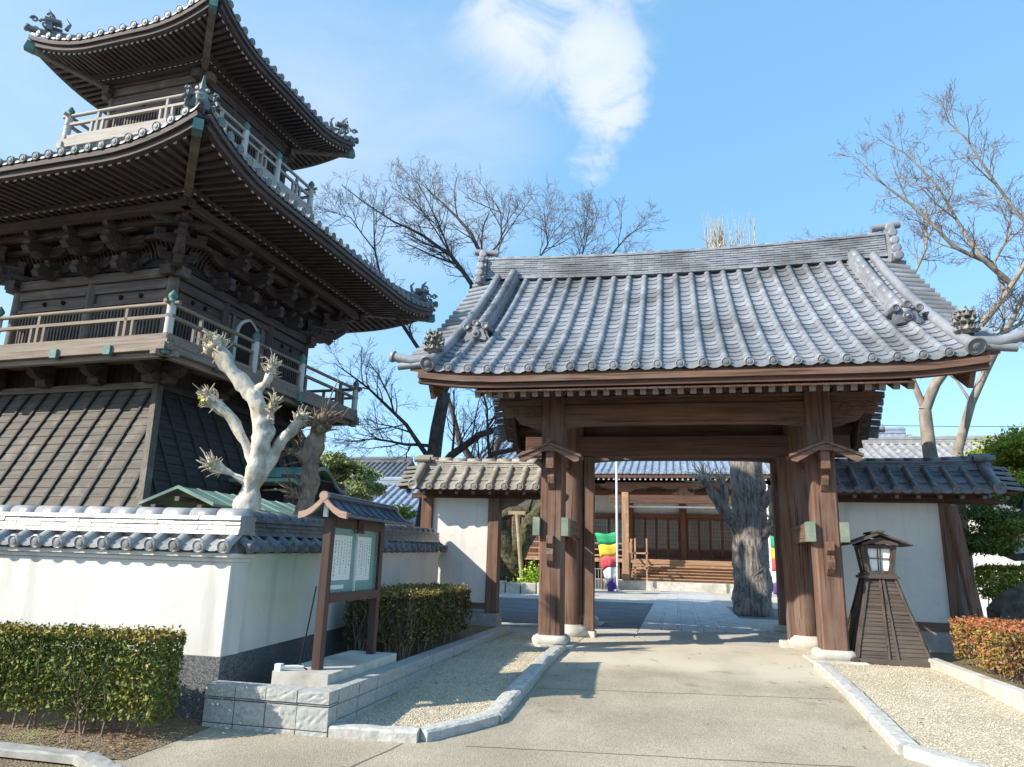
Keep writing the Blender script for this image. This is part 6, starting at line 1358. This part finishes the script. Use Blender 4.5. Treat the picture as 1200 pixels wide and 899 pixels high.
for e in (-1, 1): x_ = 1+e*11.6; mb.add([(x_, HY-2.5, 5.9), (x_, HY+11.5, 5.9), (x_, HY+4.5, 8.6)], [(0, 1, 2)])
mb.build('gable_wall', PLASTER, hall)
# things standing before the hall
for (x, lb) in ((-1.65, 'thin wooden candle rack standing on the hall steps'),):
    t = thing('wooden_rack', lb, 'rack', (x, HY-3.4, 0)); 
    for q in (-.28, .28): MB().box(x+q-.04, x+q+.04, HY-3.5, HY-3.42, .42, 2.45).build('post', WHP['z'], t)
    MB().box(x-.35, x+.35, HY-3.5, HY-3.42, 1.7, 1.78).build('rail', WHP['x'], t); MB().box(x-.35, x+.35, HY-3.5, HY-3.42, 1.0, 1.08).build('rail', WHP['x'], t)
t = thing('white_bench', 'white bench in front of the hall, left of the steps', 'bench', (-4.9, 36.2, 0)); MB().box(-5.6, -4.2, 35.9, 36.4, .85, .93).build('seat', WHITE_METAL, t)
for q in (-5.5, -4.3): MB().box(q-.04, q+.04, 35.95, 36.35, .0, .85).build('leg', WHITE_METAL, t)
MB().box(-5.6, -4.2, 36.38, 36.42, .93, 1.5).build('backrest', WHITE_METAL, t)
t = thing('small_altar_table', 'small brown offering table beside the hall steps', 'table', (-3.2, 36, 0)); MB().box(-3.6, -2.8, 35.8, 36.3, 1.0, 1.5).build('box', WH['x'], t)
for q in (-3.52, -2.88): MB().box(q-.04, q+.04, 35.85, 36.25, 0, 1.0).build('leg', WH['z'], t)
t = thing('iron_railing', 'short grey metal railing at the foot of the hall platform', 'railing', (-3.6, 35.2, 0)); mb = MB()
for k in range(7): mb.tube([(-4.0+k*.14, 35.2, 0), (-4.0+k*.14, 35.2, .95)], .018, 6)
mb.build('bars', STEEL, t); MB().tube([(-4.05, 35.2, .95), (-3.1, 35.2, .95)], .025, 6).build('top_rail', STEEL, t)
FL = {k: mat('flag_'+k, c, tuple(v*.85 for v in c), .7, 3) for k, c in dict(green=(.03, .38, .15), yellow=(.72, .52, .05), red=(.60, .08, .10), white=(.78, .78, .76), purple=(.12, .06, .25)).items()}
def flag(x, y, dirx, label, w_, drop):
    t = thing('temple_flag', label, 'flag', (x, y, 0), 'five-coloured flags on white poles'); MB().tube([(x, y, 0), (x, y, 6.0 if dirx < 0 else 4.9)], .05, 8).build('pole', WHITE_METAL, t)
    mb = MB(); mb.lathe((x, y, 0), [(.22, 0), (.22, .10), (.08, .14)], 12); mb.build('base', STEEL, t)
    ht = 2.55/5; seg = 8
    for i, c in enumerate(('green', 'yellow', 'red', 'white', 'purple')):
        V = []
        for r_ in range(4):
            zz = 2.62-(i+r_/3)*ht; q_ = i+r_/3
            for k in range(seg+1):
                u = k/seg; V.append((x+dirx*u*(w_-drop*(i+r_/3)*.13)+.03*math.sin(q_*2)*u, y-.03+.12*math.sin(u*7+q_*.8)*u, zz-.10*math.sin(u*5+q_*.6)*u-drop*u*.18))
        mb = MB(); mb.add(V, [(r_*(seg+1)+k, r_*(seg+1)+k+1, (r_+1)*(seg+1)+k+1, (r_+1)*(seg+1)+k) for r_ in range(3) for k in range(seg)], 0, True)
        o = mb.build('cloth_panel', FL[c], t); md = o.modifiers.new('thick', 'SOLIDIFY'); md.thickness = .006
flag(-2.55, 33.2, -1, 'five-coloured flag hanging off a tall white pole, left of the hall steps', 1.0, 1.0)
flag(4.10, 34.3, 1, 'five-coloured flag on a white pole just right of the great grey trunk', .62, .0)
t = thing('stone_lantern_base', 'grey box-shaped stone stand under the right-hand flag', 'stone stand', (4.6, 35.2, 0)); MB().box(4.1, 5.2, 35.0, 35.6, 0, 1.1).build('body', GRANITE, t, bevel=.02); MB().box(4.0, 5.3, 34.95, 35.65, 1.1, 1.2).build('top', STONE, t, bevel=.02)

# ================================================================ OTHER BUILDINGS
def house(name, label, cat, x0, x1, y0, y1, ze, zr, wallm, roofm, along='x', nt=None, over=.6, windows=True):
    t = thing(name, label, cat, ((x0+x1)/2, (y0+y1)/2, 0)); MB().box(x0, x1, y0, y1, 0, ze).build('wall', wallm, t)
    if along == 'x':
        for sg in (1, -1):
            ym = (y0+y1)/2; hw = (y1-y0)/2+over; Ls = math.hypot(hw, zr-ze)
            fn = lambda s, d, sg=sg: Vector((s, ym-sg*(hw-d*hw/Ls), ze-.15+(zr-ze+.15)*d/Ls)); mb = MB(); n = max(4, round((x1-x0+2*over)/.33)); tiles(mb, fn, [x0-over+(x1-x0+2*over)*i/n for i in range(n+1)], lambda s: Ls, .5, .08); mb.build('roof_slope', roofm, t)
            mb = MB(); mb.beam((x0-over, ym-sg*(hw-.08), ze-.27), (x1+over, ym-sg*(hw-.08), ze-.27), .06, .16); mb.build('fascia', WH['x'], t)
        mb = MB()
        for x in (x0+.01, x1-.01): mb.add([(x, y0, ze), (x, y1, ze), (x, (y0+y1)/2, zr-.2)], [(0, 1, 2)])
        mb.build('gable', wallm, t); mb = MB(); mb.sweep([(x0-over, ym, zr-.05), (x1+over, ym, zr-.05)], ridge_section(.3, .3, 3, .09)); mb.build('ridge', roofm, t)
    else:
        for sg in (1, -1):
            xm = (x0+x1)/2; hw = (x1-x0)/2+over; Ls = math.hypot(hw, zr-ze)
            fn = lambda s, d, sg=sg: Vector((xm-sg*(hw-d*hw/Ls), s, ze-.15+(zr-ze+.15)*d/Ls)); mb = MB(); n = max(4, round((y1-y0+2*over)/.33)); tiles(mb, fn, [y0-over+(y1-y0+2*over)*i/n for i in range(n+1)], lambda s: Ls, .5, .08); mb.build('roof_slope', roofm, t)
        mb = MB()
        for y in (y0+.01, y1-.01): mb.add([(x0, y, ze), (x1, y, ze), ((x0+x1)/2, y, zr-.2)], [(0, 1, 2)])
        mb.build('gable', wallm, t); mb = MB(); mb.sweep([(xm, y0-over, zr-.05), (xm, y1+over, zr-.05)], ridge_section(.3, .3, 3, .09)); mb.build('ridge', roofm, t)
    if windows and along == 'x':
        for k in range(3):
            xc = lerp(x0, x1, (k+.5)/3); f_ = MB().box(xc-.6, xc+.6, y0-.05, y0-.003, ze*.42, ze*.42+1.1).build('window', WHITE_METAL, t); MB().box(xc-.53, xc+.53, y0-.06, y0-.052, ze*.42+.07, ze*.42+1.03).build('pane', GLS, f_)
    return t
house('side_building', 'temple side building with a blue tiled roof left of the left wing wall', 'building', -17.5, -10.2, 26.5, 33, 2.6, 4.3, PLASTER, TILE_BLUE)
house('far_house', 'white walled house with a pale brown eave, farther left between tower and pine', 'house', -26, -15.5, 36, 43, 4.6, 6.6, PLASTER, TILE_DARK)
house('white_roofed_hall', 'building with a pale silver roof behind the right wing wall', 'building', 5.4, 16, 29, 37, 4.6, 6.5, PLASTER, TILE_SILVER)
house('garden_outbuilding', 'low white walled outbuilding showing through the pines on the right', 'building', 8.6, 13.5, 22, 25, 2.6, 3.4, PLASTER, TILE_DARK)
house('street_house', 'two storey house across the street behind the viewer', 'house', -4, 12, -34, -26, 5.6, 8.0, PLASTER, TILE_DARK)
# small shed with a green copper roof in front of the tower
sh = thing('small_shed', 'small open shed with a green copper gable roof in front of the tower skirt', 'shed', (-6.6, 10, 0))
for q in (-1, 1):
    mb = MB(); V = [(-6.60, 8.6, 2.09), (-6.60, 11.6, 2.09), (-6.60+q*.58, 11.6, 1.86), (-6.60+q*.58, 8.6, 1.86)]; V += [(a, b, c-.03) for a, b, c in V]
    mb.add(V, [(0, 1, 2, 3), (7, 6, 5, 4), (0, 3, 7, 4), (1, 5, 6, 2), (3, 2, 6, 7)])
    for k in range(9): mb.beam((-6.60, 8.62+k*.42, 2.096), (-6.60+q*.58, 8.62+k*.42, 1.866), .015, .02)
    mb.build('roof_slope', COPPER_ROOF, sh)
for y in (8.75, 11.45):
    for q in (-1, 1): MB().box(-6.60+q*.36-.04, -6.60+q*.36+.04, y-.04, y+.04, 0, 1.84).build('post', WT['z'], sh)
    MB().box(-7.10, -6.10, y-.045, y+.045, 1.72, 1.80).build('beam', WP['x'], sh)
mb = MB()
for q in (-.36, -.0, .36): mb.box(-6.60+q-.035, -6.60+q+.035, 8.62, 11.6, 1.775+.12*(1-abs(q)/.4), 1.835+.12*(1-abs(q)/.4)) if q == 0 else mb.box(-6.60+q-.035, -6.60+q+.035, 8.62, 11.6, 1.80, 1.845)
mb.build('purlins', WP['y'], sh)
# overhead wire at the right
mb = MB(); P_ = [Vector((lerp(5, 30, k/20), 30, 6.9+.6*(k/20)-1.0*4*(k/20)*(1-k/20)*.5)) for k in range(21)]; mb.tube(P_, .012, 4)
tag(mb.build('overhead_wire', DARK), 'thin dark overhead wire crossing the sky above the right building', 'wire')
